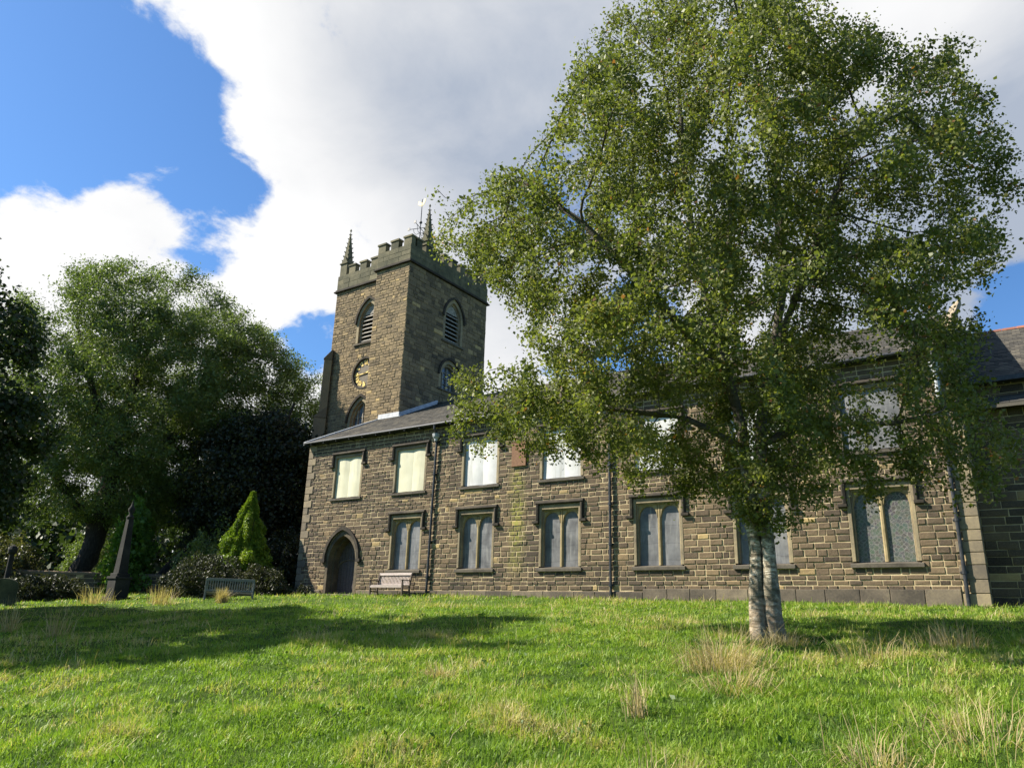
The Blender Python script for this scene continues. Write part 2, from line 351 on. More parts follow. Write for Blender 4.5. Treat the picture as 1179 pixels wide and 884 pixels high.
# ------------------------------------------------------------------ ashlar wall generator
def pointed(half, zs, za):
    h = za - zs; R = (half * half + h * h) / (2 * half)
    def f(z):
        if z <= zs: return half
        if z >= za: return 0.
        return max(0., math.sqrt(max(0, R * R - (z - zs) ** 2)) - (R - half))
    return f
class Op:
    def __init__(s, uc, v0, v1, half, fn=None): s.uc, s.v0, s.v1, s.half, s.fn = uc, v0, v1, half, fn
    def w(s, v):
        if v < s.v0 - 1e-6 or v > s.v1 + 1e-6: return -1
        return s.fn(v) if s.fn else s.half
def ashlar(mb, O, u, n, U0, U1, V0, V1, ch, bl, ops=(), gap=.02, proud=.02, brk=(), urange=None, tshift=0., seed=1, bigbase=None):
    """blocks + mortar sheet: O origin, u horizontal dir, n outward normal; ch(v)->course height; bl(v)->mean block length"""
    R_ = random.Random(seed); O = Vector(O); u = Vector(u); n = Vector(n); zz = Vector((0, 0, 1))
    bs = sorted(set([V0, V1] + [b for b in brk if V0 < b < V1] + [v for o in ops for v in (o.v0, o.v1) if V0 < v < V1]))
    courses = []
    for a, b in zip(bs, bs[1:]):
        v = a; hs = []
        while v < b - 1e-4: h = ch(v) * R_.uniform(.84, 1.18); hs.append(h); v += h
        if len(hs) > 1 and v - b > hs[-1] * .5: hs.pop()
        kk = (b - a) / sum(hs); v = a
        for h in hs: courses.append((v, v + h * kk)); v += h * kk
    def P(a, b, d): return O + u * a + zz * b + n * d
    flip = u.cross(zz).dot(n) < 0
    for (a, b) in courses:
        r0, r1 = (U0, U1) if urange is None else urange((a + b) / 2)
        if r1 - r0 < .05: continue
        for kind in ('m', 'b'):
            cuts = []
            for o in ops:
                mid = o.w((a + b) / 2)
                if mid < 0: continue
                wa = o.w(max(a, o.v0)); wb = o.w(min(b, o.v1))
                if kind == 'm': cuts.append((o.uc - wa, o.uc + wa, o.uc - wb, o.uc + wb))
                else: w_ = max(wa, wb, mid); cuts.append((o.uc - w_, o.uc + w_) * 2)
            cuts.sort(); segs = []; la, lb = r0, r0
            for c in cuts: segs.append((la, c[0], lb, c[2])); la, lb = c[1], c[3]
            segs.append((la, r1, lb, r1))
            for (a0, a1, b0, b1) in segs:
                if max(a1 - a0, b1 - b0) < .015: continue
                if kind == 'm':
                    q = [P(a0, a, 0), P(a1, a, 0), P(b1, b, 0), P(b0, b, 0)]
                    if flip: q.reverse()
                    mb.add(q, [(0, 1, 2, 3)], .5, 1)
                else:
                    x = a0 + (gap / 2 if a0 > r0 + .01 else gap / 2)
                    m_ = bl(a)
                    x = a0
                    while x < a1 - .03:
                        L = m_ * R_.uniform(.55, 1.5)
                        if a1 - (x + L) < m_ * .45: L = a1 - x
                        g2 = gap / 2 * R_.uniform(.6, 1.5); x0, x1, y0, y1 = x + g2, x + L - g2, a + g2, b - gap / 2 * R_.uniform(.6, 1.4)
                        if x1 - x0 > .03:
                            j = lambda s_: R_.uniform(-s_, s_)
                            d = proud * R_.uniform(.5, 1.5); bv = min(.02, (y1 - y0) * .14)
                            o4 = [(x0 + j(.006), y0 + j(.006)), (x1 + j(.006), y0 + j(.006)), (x1 + j(.006), y1 + j(.006)), (x0 + j(.006), y1 + j(.006))]
                            i4 = [(x0 + bv, y0 + bv), (x1 - bv, y0 + bv), (x1 - bv, y1 - bv), (x0 + bv, y1 - bv)]
                            vs = [P(*q, -.004) for q in o4] + [P(*q, d * .55) for q in o4] + [P(q[0] + j(.006), q[1] + j(.006), d + j(.005)) for q in i4]
                            fs = [(0, 1, 5, 4), (1, 2, 6, 5), (2, 3, 7, 6), (3, 0, 4, 7), (4, 5, 9, 8), (5, 6, 10, 9), (6, 7, 11, 10), (7, 4, 8, 11), (8, 9, 10, 11)]
                            if flip: fs = [tuple(reversed(f)) for f in fs]
                            t = R_.betavariate(4.5, 5.2) * .82 + tshift
                            if R_.random() < .015: t = R_.uniform(.85, 1.05)
                            mb.add(vs, fs, min(1, max(0, t)), 0)
                        x += L

# ------------------------------------------------------------------ church
ch = thing('church', 'dark coursed stone church with a crenellated clock tower and slate roof', 'church', (-16, 25, .8))
def cpart(mb, name, mats, parent=None, **kw):
    par = parent if parent is not None else ch
    o = mb.build(name, mats, None, **kw)
    o.parent = par
    if par is ch: o.matrix_parent_inverse = Matrix.Translation((16, -25, -.8))
    else: o.matrix_parent_inverse = Matrix.Identity(4)
    return o
Y0 = 25.0; XL, XR = -30.0, -1.45; ZB = .35; ZE = 8.2; TAN = .475; RY = 32.8
LC = [-23.08, -19.2, -15.17, -11.13, -7.5, -3.9]      # lower window centres
UC = [-27.12, -23.1, -19.12, -15.13, -11.12, -7.5, -3.9]
LZ0, LZ1, LH = 1.93, 4.1, .83
UZ0, UZ1, UH = 5.32, 7.25, .87
FR = .10
ops = [Op(c, LZ0 - .18, LZ1 + .16, LH + FR) for c in LC] + [Op(c, UZ0 - .16, UZ1 + .13, UH + .12) for c in UC]
DC, DH, DS, DA = -27.0, .90, 2.32, 3.50
dfn = pointed(DH + .15, DS, DA + .24)
ops.append(Op(DC, ZB, DA + .24, DH + .15, dfn))
mb = MB()
ashlar(mb, (0, Y0, 0), (1, 0, 0), (0, -1, 0), XL, XR, ZB, ZE, lambda v: .19 if v < 4.3 else .158, lambda v: .36 if v < 4.3 else .33, ops, gap=.032, proud=.02, seed=3)
nave = cpart(mb, 'nave_wall', [M['block'], M['mortar']])
mb = MB()
ur = lambda v: (0, 13.2 if v < ZE else 13.2)
ashlar(mb, (XL, Y0, 0), (0, 1, 0), (-1, 0, 0), 0.02, 5.6, ZB, 8.1, lambda v: .21, lambda v: .45, seed=5)
cpart(mb, 'west_wall', [M['block'], M['mortar']])
mb = MB()
def gable(v):
    if v < ZE: return (0.02, 2 * (RY - Y0))
    s_ = (v - ZE) / TAN; return (s_, 2 * (RY - Y0) - s_)
ashlar(mb, (XR, Y0, 0), (0, 1, 0), (1, 0, 0), 0, 15.6, ZB, 11.85, lambda v: .21, lambda v: .45, urange=gable, seed=6)
mb.box(XL + .05, XR - .05, 2 * RY - Y0, 2 * RY - Y0 + .3, ZB, ZE)
cpart(mb, 'east_gable_wall', [M['block'], M['mortar']])
# quoins
mb = MB(); z = ZB; i = 0
while z < ZE - .15:
    h = rnd.uniform(.32, .40); L = .52 if i % 2 else .30
    mb.box(XL - .03, XL + L, Y0 - .045, Y0 + .35, z + .01, min(z + h, ZE) - .008, rnd.random()); z += h; i += 1
cpart(mb, 'quoins', M['quoin'], bevel=.012); mb = MB()
z = ZB; i = 0
while z < ZE - .1:
    h = rnd.uniform(.30, .40); L = .62 if i % 2 else .42
    mb.box(XR - L, XR + .04, Y0 - .05, Y0 + .4, z + .01, min(z + h, ZE + .05) - .008, rnd.random()); z += h; i += 1
cpart(mb, 'quoins', M['quoin'], bevel=.012)
# plinth of long dressed stones
mb = MB(); x = XL + .6; west_done = False
while x < XR - .7:
    if x > DC and not west_done: cpart(mb, 'plinth', M['plinth'], bevel=.015); mb = MB(); west_done = True
    L = rnd.uniform(.8, 1.5); x1 = min(x + L, XR - .64)
    top = 1.13 if x > -12 else 1.02
    if not (x1 > DC - DH - .25 and x < DC + DH + .25): mb.box(x + .006, x1 - .006, Y0 - .075, Y0 + .1, ZB, top + rnd.uniform(-.008, .008), rnd.random() * .7)
    x = x1
cpart(mb, 'plinth', M['plinth'], bevel=.015)

def ring(mb, uc, z0, z1, hi, fo, yf, yb, zt=None, tone=.5):
    """rectangular stone architrave round an opening: inner half width hi, margin fo"""
    zt = fo if zt is None else zt
    xa, xb = uc - hi - fo, uc + hi + fo
    mb.box(xa, uc - hi, yf, yb, z0, z1 + zt, tone); mb.box(uc + hi, xb, yf, yb, z0, z1 + zt, tone + .1)
    mb.box(uc - hi, uc + hi, yf, yb, z1, z1 + zt, tone - .1)
def hood_rect(uc, half, zt, drop, parent):
    mb = MB(); pr_ = [(0, 0), (.105, .012), (.125, .05), (.10, .115), (0, .175)]  # depth, height
    L = half * 2 + .28
    mb.prism([(a, b) for a, b in pr_], (uc - half - .14, Y0 + .0, zt), (1, 0, 0), L, (0, -1, 0), (0, 0, 1), .4)
    for s_ in (-1, 1):
        xc = uc + s_ * (half + .065)
        prf = [(-.075, 0), (.075, 0), (.06, .10), (-.02, .128), (-.06, .10)] if s_ < 0 else [(-.075, 0), (.075, 0), (.06, .10), (.02, .128), (-.06, .10)]
        mb.prism(prf, (xc, Y0, zt - drop), (0, 0, 1), drop - .002, (1, 0, 0), (0, -1, 0), .35)
        x0, x1 = (xc - .20, xc + .077) if s_ < 0 else (xc - .077, xc + .20)
        mb.box(x0, x1, Y0 - .135, Y0 + .01, zt - drop - .10, zt - drop - .002, .3)
    return cpart(mb, 'hood_mould', M['hood'], parent, bevel=.012)
def plate(mb, x0, x1, topf, z1, y0, y1, n=14, tone=.5, mi=0):
    """stone between an arched edge topf(x) and level z1"""
    xs_ = [x0 + (x1 - x0) * i / n for i in range(n + 1)]
    for a, b in zip(xs_, xs_[1:]):
        za, zb = topf(a), topf(b)
        mb.add([(a, y0, za), (b, y0, zb), (b, y0, z1), (a, y0, z1), (a, y1, za), (b, y1, zb), (b, y1, z1), (a, y1, z1)],
               [(0, 1, 2, 3), (5, 4, 7, 6), (1, 0, 4, 5), (3, 2, 6, 7)], tone, mi)
def lower_window(uc, kind='pane'):
    f = MB(); ring(f, uc, LZ0, LZ1, LH, FR + .008, Y0 - .022, Y0 + .22, zt=.172, tone=rnd.uniform(.3, .7))
    # chamfered inner order
    f.box(uc - LH, uc - LH + .05, Y0 + .05, Y0 + .22, LZ0, LZ1, .4); f.box(uc + LH - .05, uc + LH, Y0 + .05, Y0 + .22, LZ0, LZ1, .6); f.box(uc - LH + .05, uc + LH - .05, Y0 + .05, Y0 + .22, LZ1 - .05, LZ1, .5)
    fr = cpart(f, 'window', M['frame'], bevel=.012)
    t = MB(); hi = LH - .05; mw = .065; lw = (2 * hi - 2 * mw) / 2
    for s_ in (-1, 1):
        xa = uc + (-hi if s_ < 0 else mw); xb = xa + lw; cx_ = (xa + xb) / 2; r_ = lw / 2
        topf = lambda x, cx_=cx_, r_=r_: LZ1 - .10 - .44 + .44 * math.sqrt(max(0, 1 - (abs(x - cx_) / r_) ** 2.2))
        plate(t, xa, xb, topf, LZ1 - .05, Y0 + .13, Y0 + .20, 16)
        plate(t, xa, xb, lambda x: min(LZ1 - .05, topf(x) + .035), LZ1 - .052, Y0 + .11, Y0 + .135, 16)
    t.prism([(-mw, .21), (-mw, .15), (-mw * .45, .105), (mw * .45, .105), (mw, .15), (mw, .21)], (uc, Y0, LZ0), (0, 0, 1), LZ1 - .05 - LZ0, (1, 0, 0), (0, 1, 0))
    cpart(t, 'tracery', M['ochre'], fr)
    s = MB(); s.prism([(-.10, 0), (-.10, .12), (.22, .18), (.22, 0)], (uc - LH - FR - .06, Y0, LZ0 - .18), (1, 0, 0), 2 * (LH + FR + .06), (0, 1, 0), (0, 0, 1), .3)
    cpart(s, 'sill', M['sill'], fr, bevel=.01)
    p = MB()
    for s_ in (-1, 1):
        xa = uc + (-hi if s_ < 0 else mw * .8); xb = xa + lw + mw * .2
        # slightly bowed sheet
        n_ = 8
        vs = []; 
        for i_ in range(n_ + 1):
            for j_ in range(n_ + 1):
                x_ = xa + (xb - xa) * i_ / n_; z_ = LZ0 + (LZ1 - .08 - LZ0) * j_ / n_
                vs.append((x_, Y0 + .19 + .006 * noise.noise(Vector((x_ * 1.7, z_ * 1.3, uc))), z_))
        p.add(vs, [(i_ * (n_ + 1) + j_, (i_ + 1) * (n_ + 1) + j_, (i_ + 1) * (n_ + 1) + j_ + 1, i_ * (n_ + 1) + j_ + 1) for i_ in range(n_) for j_ in range(n_)])
        p.box(xa, xb, Y0 + .21, Y0 + .225, LZ0, LZ1 - .08)
    o = cpart(p, 'pane', M[kind], fr, smooth=False)
    hood_rect(uc, LH + FR, LZ1 + .19, .62, fr)
    return fr
for i, c in enumerate(LC): lower_window(c, 'stained' if i == 5 else 'pane')
def upper_window(uc, kind):
    f = MB(); ring(f, uc, UZ0, UZ1, UH, .128, Y0 - .021, Y0 + .2, zt=.142, tone=rnd.uniform(.2, .6))
    fr = cpart(f, 'window', M['frame'], bevel=.012)
    s = MB(); s.prism([(-.09, 0), (-.09, .10), (.18, .15), (.18, 0)], (uc - UH - .19, Y0, UZ0 - .155), (1, 0, 0), 2 * UH + .38, (0, 1, 0), (0, 0, 1), .3)
    cpart(s, 'sill', M['sill'], fr, bevel=.01)
    p = MB(); n_ = 10; sp = uc + rnd.uniform(-.06, .12)
    for (xa, xb) in ((uc - UH, sp), (sp + .004, uc + UH)):
        vs = []
        for i_ in range(n_ + 1):
            for j_ in range(n_ + 1):
                a = i_ / n_; x_ = xa + (xb - xa) * a; z_ = UZ0 + (UZ1 - UZ0) * j_ / n_
                vs.append((x_, Y0 + .085 - .030 * math.sin(a * math.pi) + .014 * noise.noise(Vector((x_ * 2, z_ * 1.1, uc))), z_))
        p.add(vs, [(i_ * (n_ + 1) + j_, (i_ + 1) * (n_ + 1) + j_, (i_ + 1) * (n_ + 1) + j_ + 1, i_ * (n_ + 1) + j_ + 1) for i_ in range(n_) for j_ in range(n_)])
    p.box(uc - UH, uc + UH, Y0 + .12, Y0 + .14, UZ0, UZ1)
    cpart(p, 'board' if kind in ('cream', 'white') else 'pane', M[kind], fr, smooth=True)
    hood_rect(uc, UH + .11, UZ1 + .15, .50, fr)
for c, kd in zip(UC, ['cream', 'cream', 'white', 'white', 'white', 'white', 'pane']): upper_window(c, kd)

# pointed mouldings in any wall plane
def arch_pts(half, zs, za, n=14):
    f = pointed(half, zs, za); out = []
    h = za - zs; R = (half * half + h * h) / (2 * half); th = math.asin(h / R)
    for i in range(n + 1):
        t = th * i / n; out.append((R * math.cos(t) - (R - half), zs + R * math.sin(t)))
    return out       # right side from spring to apex
def arch_ring(mb, O, u, n, uc, half0, half1, zs, za0, za1, d0, d1, zbot=None, tone=.5, dbot=0):
    """extruded ring between two pointed outlines, front at d1, back at d0 (along normal)"""
    O = Vector(O); u = Vector(u); n = Vector(n)
    a = arch_pts(half0, zs, za0); b = arch_pts(half1, zs, za1)
    if zbot is not None: a = [(half0, zbot)] + a; b = [(half1, zbot)] + b
    for s_ in (-1, 1):
        for i in range(len(a) - 1):
            q = [a[i], a[i + 1], b[i + 1], b[i]]
            F = [O + u * (uc + s_ * x) + Vector((0, 0, z)) + n * d1 for x, z in q]; B = [O + u * (uc + s_ * x) + Vector((0, 0, z)) + n * d0 for x, z in q]
            mb.add(F + B, [(0, 1, 2, 3), (7, 6, 5, 4), (0, 4, 5, 1), (1, 5, 6, 2), (2, 6, 7, 3), (3, 7, 4, 0)], tone + rnd.uniform(-.15, .15))
def arch_fill(mb, O, u, n, uc, half, zb, zs, za, d, tone=.5):
    O = Vector(O); u = Vector(u); n = Vector(n); a = arch_pts(half, zs, za)
    pts = [(-half, zb), (half, zb)] + a + [(-x, z) for x, z in reversed(a[:-1])]
    mb.add([O + u * (uc + x) + Vector((0, 0, z)) + n * d for x, z in pts], [tuple(range(len(pts)))], tone)

# door
dO, dn, du = (0, Y0, 0), (0, -1, 0), (1, 0, 0)
f = MB()
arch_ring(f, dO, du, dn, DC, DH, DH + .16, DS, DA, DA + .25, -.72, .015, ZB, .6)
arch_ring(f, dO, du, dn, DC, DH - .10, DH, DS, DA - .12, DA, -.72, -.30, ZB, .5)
surr = cpart(f, 'door_surround', M['shade_and_soot'])
h_ = MB(); arch_ring(h_, dO, du, dn, DC, DH + .163, DH + .29, DS + .1, DA + .26, DA + .43, .0, .13, None, .4)
for s_ in (-1, 1): h_.box(DC + s_ * (DH + .26) - .13, DC + s_ * (DH + .26) + .13, Y0 - .145, Y0, DS - .04, DS + .098, .3)
cpart(h_, 'hood_mould', M['hood'], surr)
d_ = MB(); arch_fill(d_, dO, du, dn, DC, DH - .1, ZB, DS, DA - .12, -.64)
for i in range(9):
    x = DC - DH + .12 + i * .19; d_.box(x, x + .175, Y0 + .60, Y0 + .64, ZB, min(3.3, DS + 1.05 - abs(x + .1 - DC) * 1.05) - .06, .5)
door = cpart(d_, 'door', M['doorwood'])
g_ = MB()     # inner pair of low gates with spiked top rail in the porch
for i in range(11):
    x = DC - .78 + i * .156; zt = 2.15 + .38 * math.sqrt(max(0, 1 - ((x - DC) / .85) ** 2)); g_.tube([(x, Y0 + .56, zt - .12), (x, Y0 + .56, zt + .22)], [.014, .004], 5)
g_.tube([(DC + .8 * math.cos(t), Y0 + .56, 2.06 + .38 * math.sin(t)) for t in np.linspace(0, math.pi, 13)], .03, 6)
cpart(g_, 'spiked_rail', M['sill'], door)
g_ = MB(); g_.tube([(DC + .62, Y0 + .60, 1.75), (DC + .62, Y0 + .56, 1.75), (DC + .62, Y0 + .55, 1.62)], .018, 6); cpart(g_, 'handle', M['black'], door)
st = MB(); st.box(DC - 1.5, DC + 1.5, Y0 - .55, Y0 + .4, ZB, .84, .4); cpart(st, 'door_step', M['sill'], bevel=.02)

# roof: courses of slates, each row slightly over the next
def slate_roof(mb, x0, x1, ye, ze, yr, zr, row=.26, wid=.34, seed=2, sgn=1):
    R_ = random.Random(seed); L = math.hypot(yr - ye, zr - ze); n_ = int(L / row); dy, dz = (yr - ye) / n_, (zr - ze) / n_
    for i in range(n_):
        ya, za = ye + dy * i, ze + dz * i; yb, zb = ya + dy * 1.02, za + dz * 1.02
        x = x0 - (wid / 2 if i % 2 else 0)
        while x < x1:
            a, b = max(x, x0) + .004, min(x + wid, x1) - .004
            if b > a + .02:
                t = .022 + R_.uniform(0, .010)
                mb.add([(a, ya, za + t), (b, ya, za + t), (b, yb, zb + .004), (a, yb, zb + .004), (a, ya, za - .01), (b, ya, za - .01)], [(0, 1, 2, 3), (4, 5, 1, 0)], min(1, max(0, R_.gauss(.5, .22))))
            x += wid
    mb.add([(x0, ye, ze - .01), (x1, ye, ze - .01), (x1, yr, zr - .01), (x0, yr, zr - .01)], [(0, 1, 2, 3)], .3)
mb = MB(); EY, EZ = Y0 - .28, ZE + .0
ZR = EZ + TAN * (RY - EY)
slate_roof(mb, XL - .12, XR - .25, EY, EZ, RY, ZR)
slate_roof(mb, XL - .12, XR - .25, 2 * RY - EY, EZ, RY, ZR, row=.5, wid=1.2)
roof = cpart(mb, 'nave_roof', M['slate'])
rt = MB(); x = XL + 1.5
while x < XR - .4: rt.tube([(x, RY, ZR + .0), (x + .44, RY, ZR + .0)], .11, 8, rnd.random()); x += .45
cpart(rt, 'ridge', M['slate'], roof)
# eaves: soffit board, gutter with brackets
e = MB(); e.box(XL - .06, XR - .1, Y0 - .2, Y0 + .02, ZE - .12, ZE - .03, .3); cpart(e, 'eaves_board', M['black'])
e = MB(); e.tube([(XL - .15, EY - .05, ZE - .045), (XR - .2, EY - .05, ZE - .045)], .065, 10)
e.box(XL - .15, XR - .2, EY - .02, EY + .03, ZE - .06, ZE + .005)
x = XL + .4
while x < XR - .3: e.box(x - .015, x + .015, EY - .09, Y0, ZE - .16, ZE - .115); x += .9
cpart(e, 'gutter', M['black'])
# west verge: stone-grey mortar edge strip; east gable coping with kneeler
v = MB(); sl_ = (1, TAN); v.prism([(0, -.10), (0, .075), (.14, .075), (.14, -.10)], (XL - .2, EY - .05, EZ - .02), (0, RY - EY, ZR - EZ), 1.0, (1, 0, 0), (0, 0, 1))
cpart(v, 'west_verge', M['lead'])
v = MB(); yy = Y0 - .3
nseg = 9
for i in range(nseg):
    ya = yy + (RY - yy) * i / nseg; yb = yy + (RY - yy) * (i + 1) / nseg - .012
    za = EZ + TAN * (ya - EY); zb = EZ + TAN * (yb - EY)
    v.add([(x, y, z) for (y, z) in ((ya, za), (yb, zb)) for (x, z2) in ((XR - .30, 0), (XR + .12, 0)) for z in (z + .05, z + .36)],
          [(0, 1, 3, 2), (4, 6, 7, 5), (0, 4, 5, 1), (2, 3, 7, 6), (1, 5, 7, 3), (0, 2, 6, 4)], rnd.random())
v.box(XR - .42, XR + .13, Y0 - .36, Y0 + .25, ZE + .03, ZE + .34, .6)
v.box(XR - .38, XR + .09, Y0 - .20, Y0 + .25, ZE - .10, ZE + .028, .5)
cpart(v, 'gable_coping', M['quoin'], bevel=.02)

# downpipes
def downpipe(xt, xb, zt=8.0, hop=None, label=None):
    m_ = MB()
    m_.tube([(xt, EY - .05, ZE - .08), (xt, EY - .05, zt), (xt, Y0 - .11, zt - .18), (xb, Y0 - .11, .5)], .052, 10)
    z = zt - .6
    while z > 1: 
        f_ = (z - .5) / (zt - .68); x = xb + (xt - xb) * f_
        m_.tube([(x, Y0 - .11, z), (x, Y0 - .11, z + .09)], .07, 10); m_.box(x - .11, x + .11, Y0 - .07, Y0 - .03, z + .02, z + .07); z -= 1.45
    p = cpart(m_, 'downpipe', M['black'])
    if hop:
        h = MB(); h.lathe([(.05, 0), (.075, .02), (.085, .10), (.15, .2), (.17, .32), (.175, .34), (.15, .34)], (xt, Y0 - .17, zt - .55), 10)
        if hop == 2: h.tube([(xt + .004, Y0 - .11, zt - 1.3), (xt, Y0 - .11, zt - .5)], .078, 12)
        cpart(h, 'hopper', M['lead'], p)
downpipe(-21.52, -21.62, 7.95, 1); downpipe(-12.96, -12.96, 7.6); downpipe(-1.95, -1.95, 7.95, 2)
pq = MB(); pq.box(-17.45, -16.76, Y0 - .09, Y0 + .0, 5.92, 6.90, .5); pq.box(-17.48, -16.73, Y0 - .10, Y0, 6.90, 6.93); cpart(pq, 'plaque', M['plaque'], bevel=.006)

# ---- tower
TX0, TX1, TY0, TY1 = -35.8, -28.5, 30.6, 37.2; UX0, UY0 = -31.2, 29.6     # turret front-left
ZS, ZC, ZM = 20.02, 21.22, 21.72
WC = -32.62
east_ops = [Op(33.85, 16.1, 19.15, .95, pointed(.95, 17.75, 19.15)), Op(33.75, 13.0, 15.0, .95, pointed(.95, 13.95, 15.0))]
front_ops = [Op(WC, 15.95, 18.95, .98, pointed(.98, 17.4, 18.95)), Op(WC, 9.3, 12.55, 1.0, pointed(1.0, 11.0, 12.55)),
             Op(WC + .0, 13.0, 15.1, 1.02, lambda v: math.sqrt(max(0.0004, 1.02 ** 2 - (v - 14.05) ** 2)))]
mb = MB(); cH = lambda v: .175; bL = lambda v: .36
ashlar(mb, (0, TY0, 0), (1, 0, 0), (0, -1, 0), TX0, UX0, ZB, ZS, cH, bL, front_ops, gap=.026, seed=21, tshift=.08)
ashlar(mb, (0, UY0, 0), (1, 0, 0), (0, -1, 0), UX0, TX1, ZB, ZS, cH, bL, gap=.026, seed=22, tshift=.1)
ashlar(mb, (UX0, 0, 0), (0, 1, 0), (-1, 0, 0), UY0, TY0, ZB, ZS, cH, bL, gap=.018, seed=23)
ashlar(mb, (TX1, 0, 0), (0, 1, 0), (1, 0, 0), UY0, TY1, 7.0, ZS, lambda v: .24, lambda v: .46, east_ops, gap=.014, proud=.03, seed=24, tshift=-.03)
ashlar(mb, (TX0, 0, 0), (0, 1, 0), (-1, 0, 0), TY0, TY1, ZB, ZS, lambda v: .3, lambda v: .6, gap=.018, seed=25)
ashlar(mb, (0, TY1, 0), (1, 0, 0), (0, 1, 0), TX0, TX1, ZB, ZS, lambda v: .3, lambda v: .6, gap=.018, seed=26)
cpart(mb, 'tower_wall', [M['tblock'], M['tmortar']])
# string course
def path_band(mb, z0, z1, out, tone=.4, prof=None):
    pts = [(TX0, TY1), (TX0, TY0), (UX0, TY0), (UX0, UY0), (TX1, UY0), (TX1, TY1)]
    o = out; P_ = [(TX0 - o, TY1 + o), (TX0 - o, TY0 - o), (UX0 - o, TY0 - o), (UX0 - o, UY0 - o), (TX1 + o, UY0 - o), (TX1 + o, TY1 + o)]
    I_ = [(TX0 + .3, TY1 - .3), (TX0 + .3, TY0 + .3), (UX0 + .3, TY0 + .3), (UX0 + .3, UY0 + .3), (TX1 - .3, UY0 + .3), (TX1 - .3, TY1 - .3)]
    n_ = 6
    vs = [(x, y, z0) for x, y in P_] + [(x, y, z1) for x, y in P_] + [(x, y, z1) for x, y in I_] + [(x, y, z0) for x, y in I_]
    fs = []
    for i in range(n_):
        j = (i + 1) % n_
        fs += [(i, j, n_ + j, n_ + i), (n_ + i, n_ + j, 2 * n_ + j, 2 * n_ + i), (2 * n_ + i, 2 * n_ + j, 3 * n_ + j, 3 * n_ + i), (3 * n_ + i, 3 * n_ + j, j, i)]
    mb.add(vs, fs, tone)
s_ = MB(); path_band(s_, ZS, ZS + .09, .17, .2); path_band(s_, ZS + .092, ZS + .2, .10, .4); cpart(s_, 'string_course', M['hood'], bevel=.02)
p_ = MB(); path_band(p_, ZS + .202, ZC, .03, .5)
def merlons(mb, a, b, fixed, along, out, n, y_=None):
    L = b - a; w_ = L / (n + (n - 1) * .72); x = a
    for i in range(n):
        x1 = x + w_
        z1 = ZM + (.0)
        lo, hi = fixed - out, fixed + .34 - out
        if along == 'x':
            mb.box(x, x1, lo, hi, ZC + .003, z1, rnd.random()); mb.box(x - .05, x1 + .05, lo - .05, hi + .05, z1 + .003, z1 + .12, rnd.random())
        else:
            mb.box(fixed - .34 + out, fixed + out, x, x1, ZC + .003, z1, rnd.random()); mb.box(fixed - .39 + out, fixed + .05 + out, x - .05, x1 + .05, z1 + .003, z1 + .12, rnd.random())
        x = x1 + w_ * .72
for (O_, u_, n_, a_, b_) in (((0, TY0 - .031, 0), (1, 0, 0), (0, -1, 0), TX0 - .02, UX0 - .04), ((0, UY0 - .031, 0), (1, 0, 0), (0, -1, 0), UX0 - .02, TX1 + .02), ((TX1 + .031, 0, 0), (0, 1, 0), (1, 0, 0), UY0 - .02, TY1)):
    ashlar(p_, O_, u_, n_, a_, b_, ZS + .21, ZC - .002, lambda v: .33, lambda v: .85, gap=.016, proud=.012, seed=int(a_ * 10) + 999)
p_.m = [0] * len(p_.m)
merlons(p_, TX0 + .95, UX0 - .05, TY0, 'x', .03, 4); merlons(p_, UX0 - .03, TX1 + .03, UY0, 'x', .03, 3)
merlons(p_, UY0 + .45, TY1 - .8, TX1, 'y', .03, 8); merlons(p_, TX0 + .9, TX1 - .9, TY1 - .3, 'x', 0, 6); merlons(p_, TY0 + .9, TY1 - .9, TX0 + .34, 'y', 0, 6)
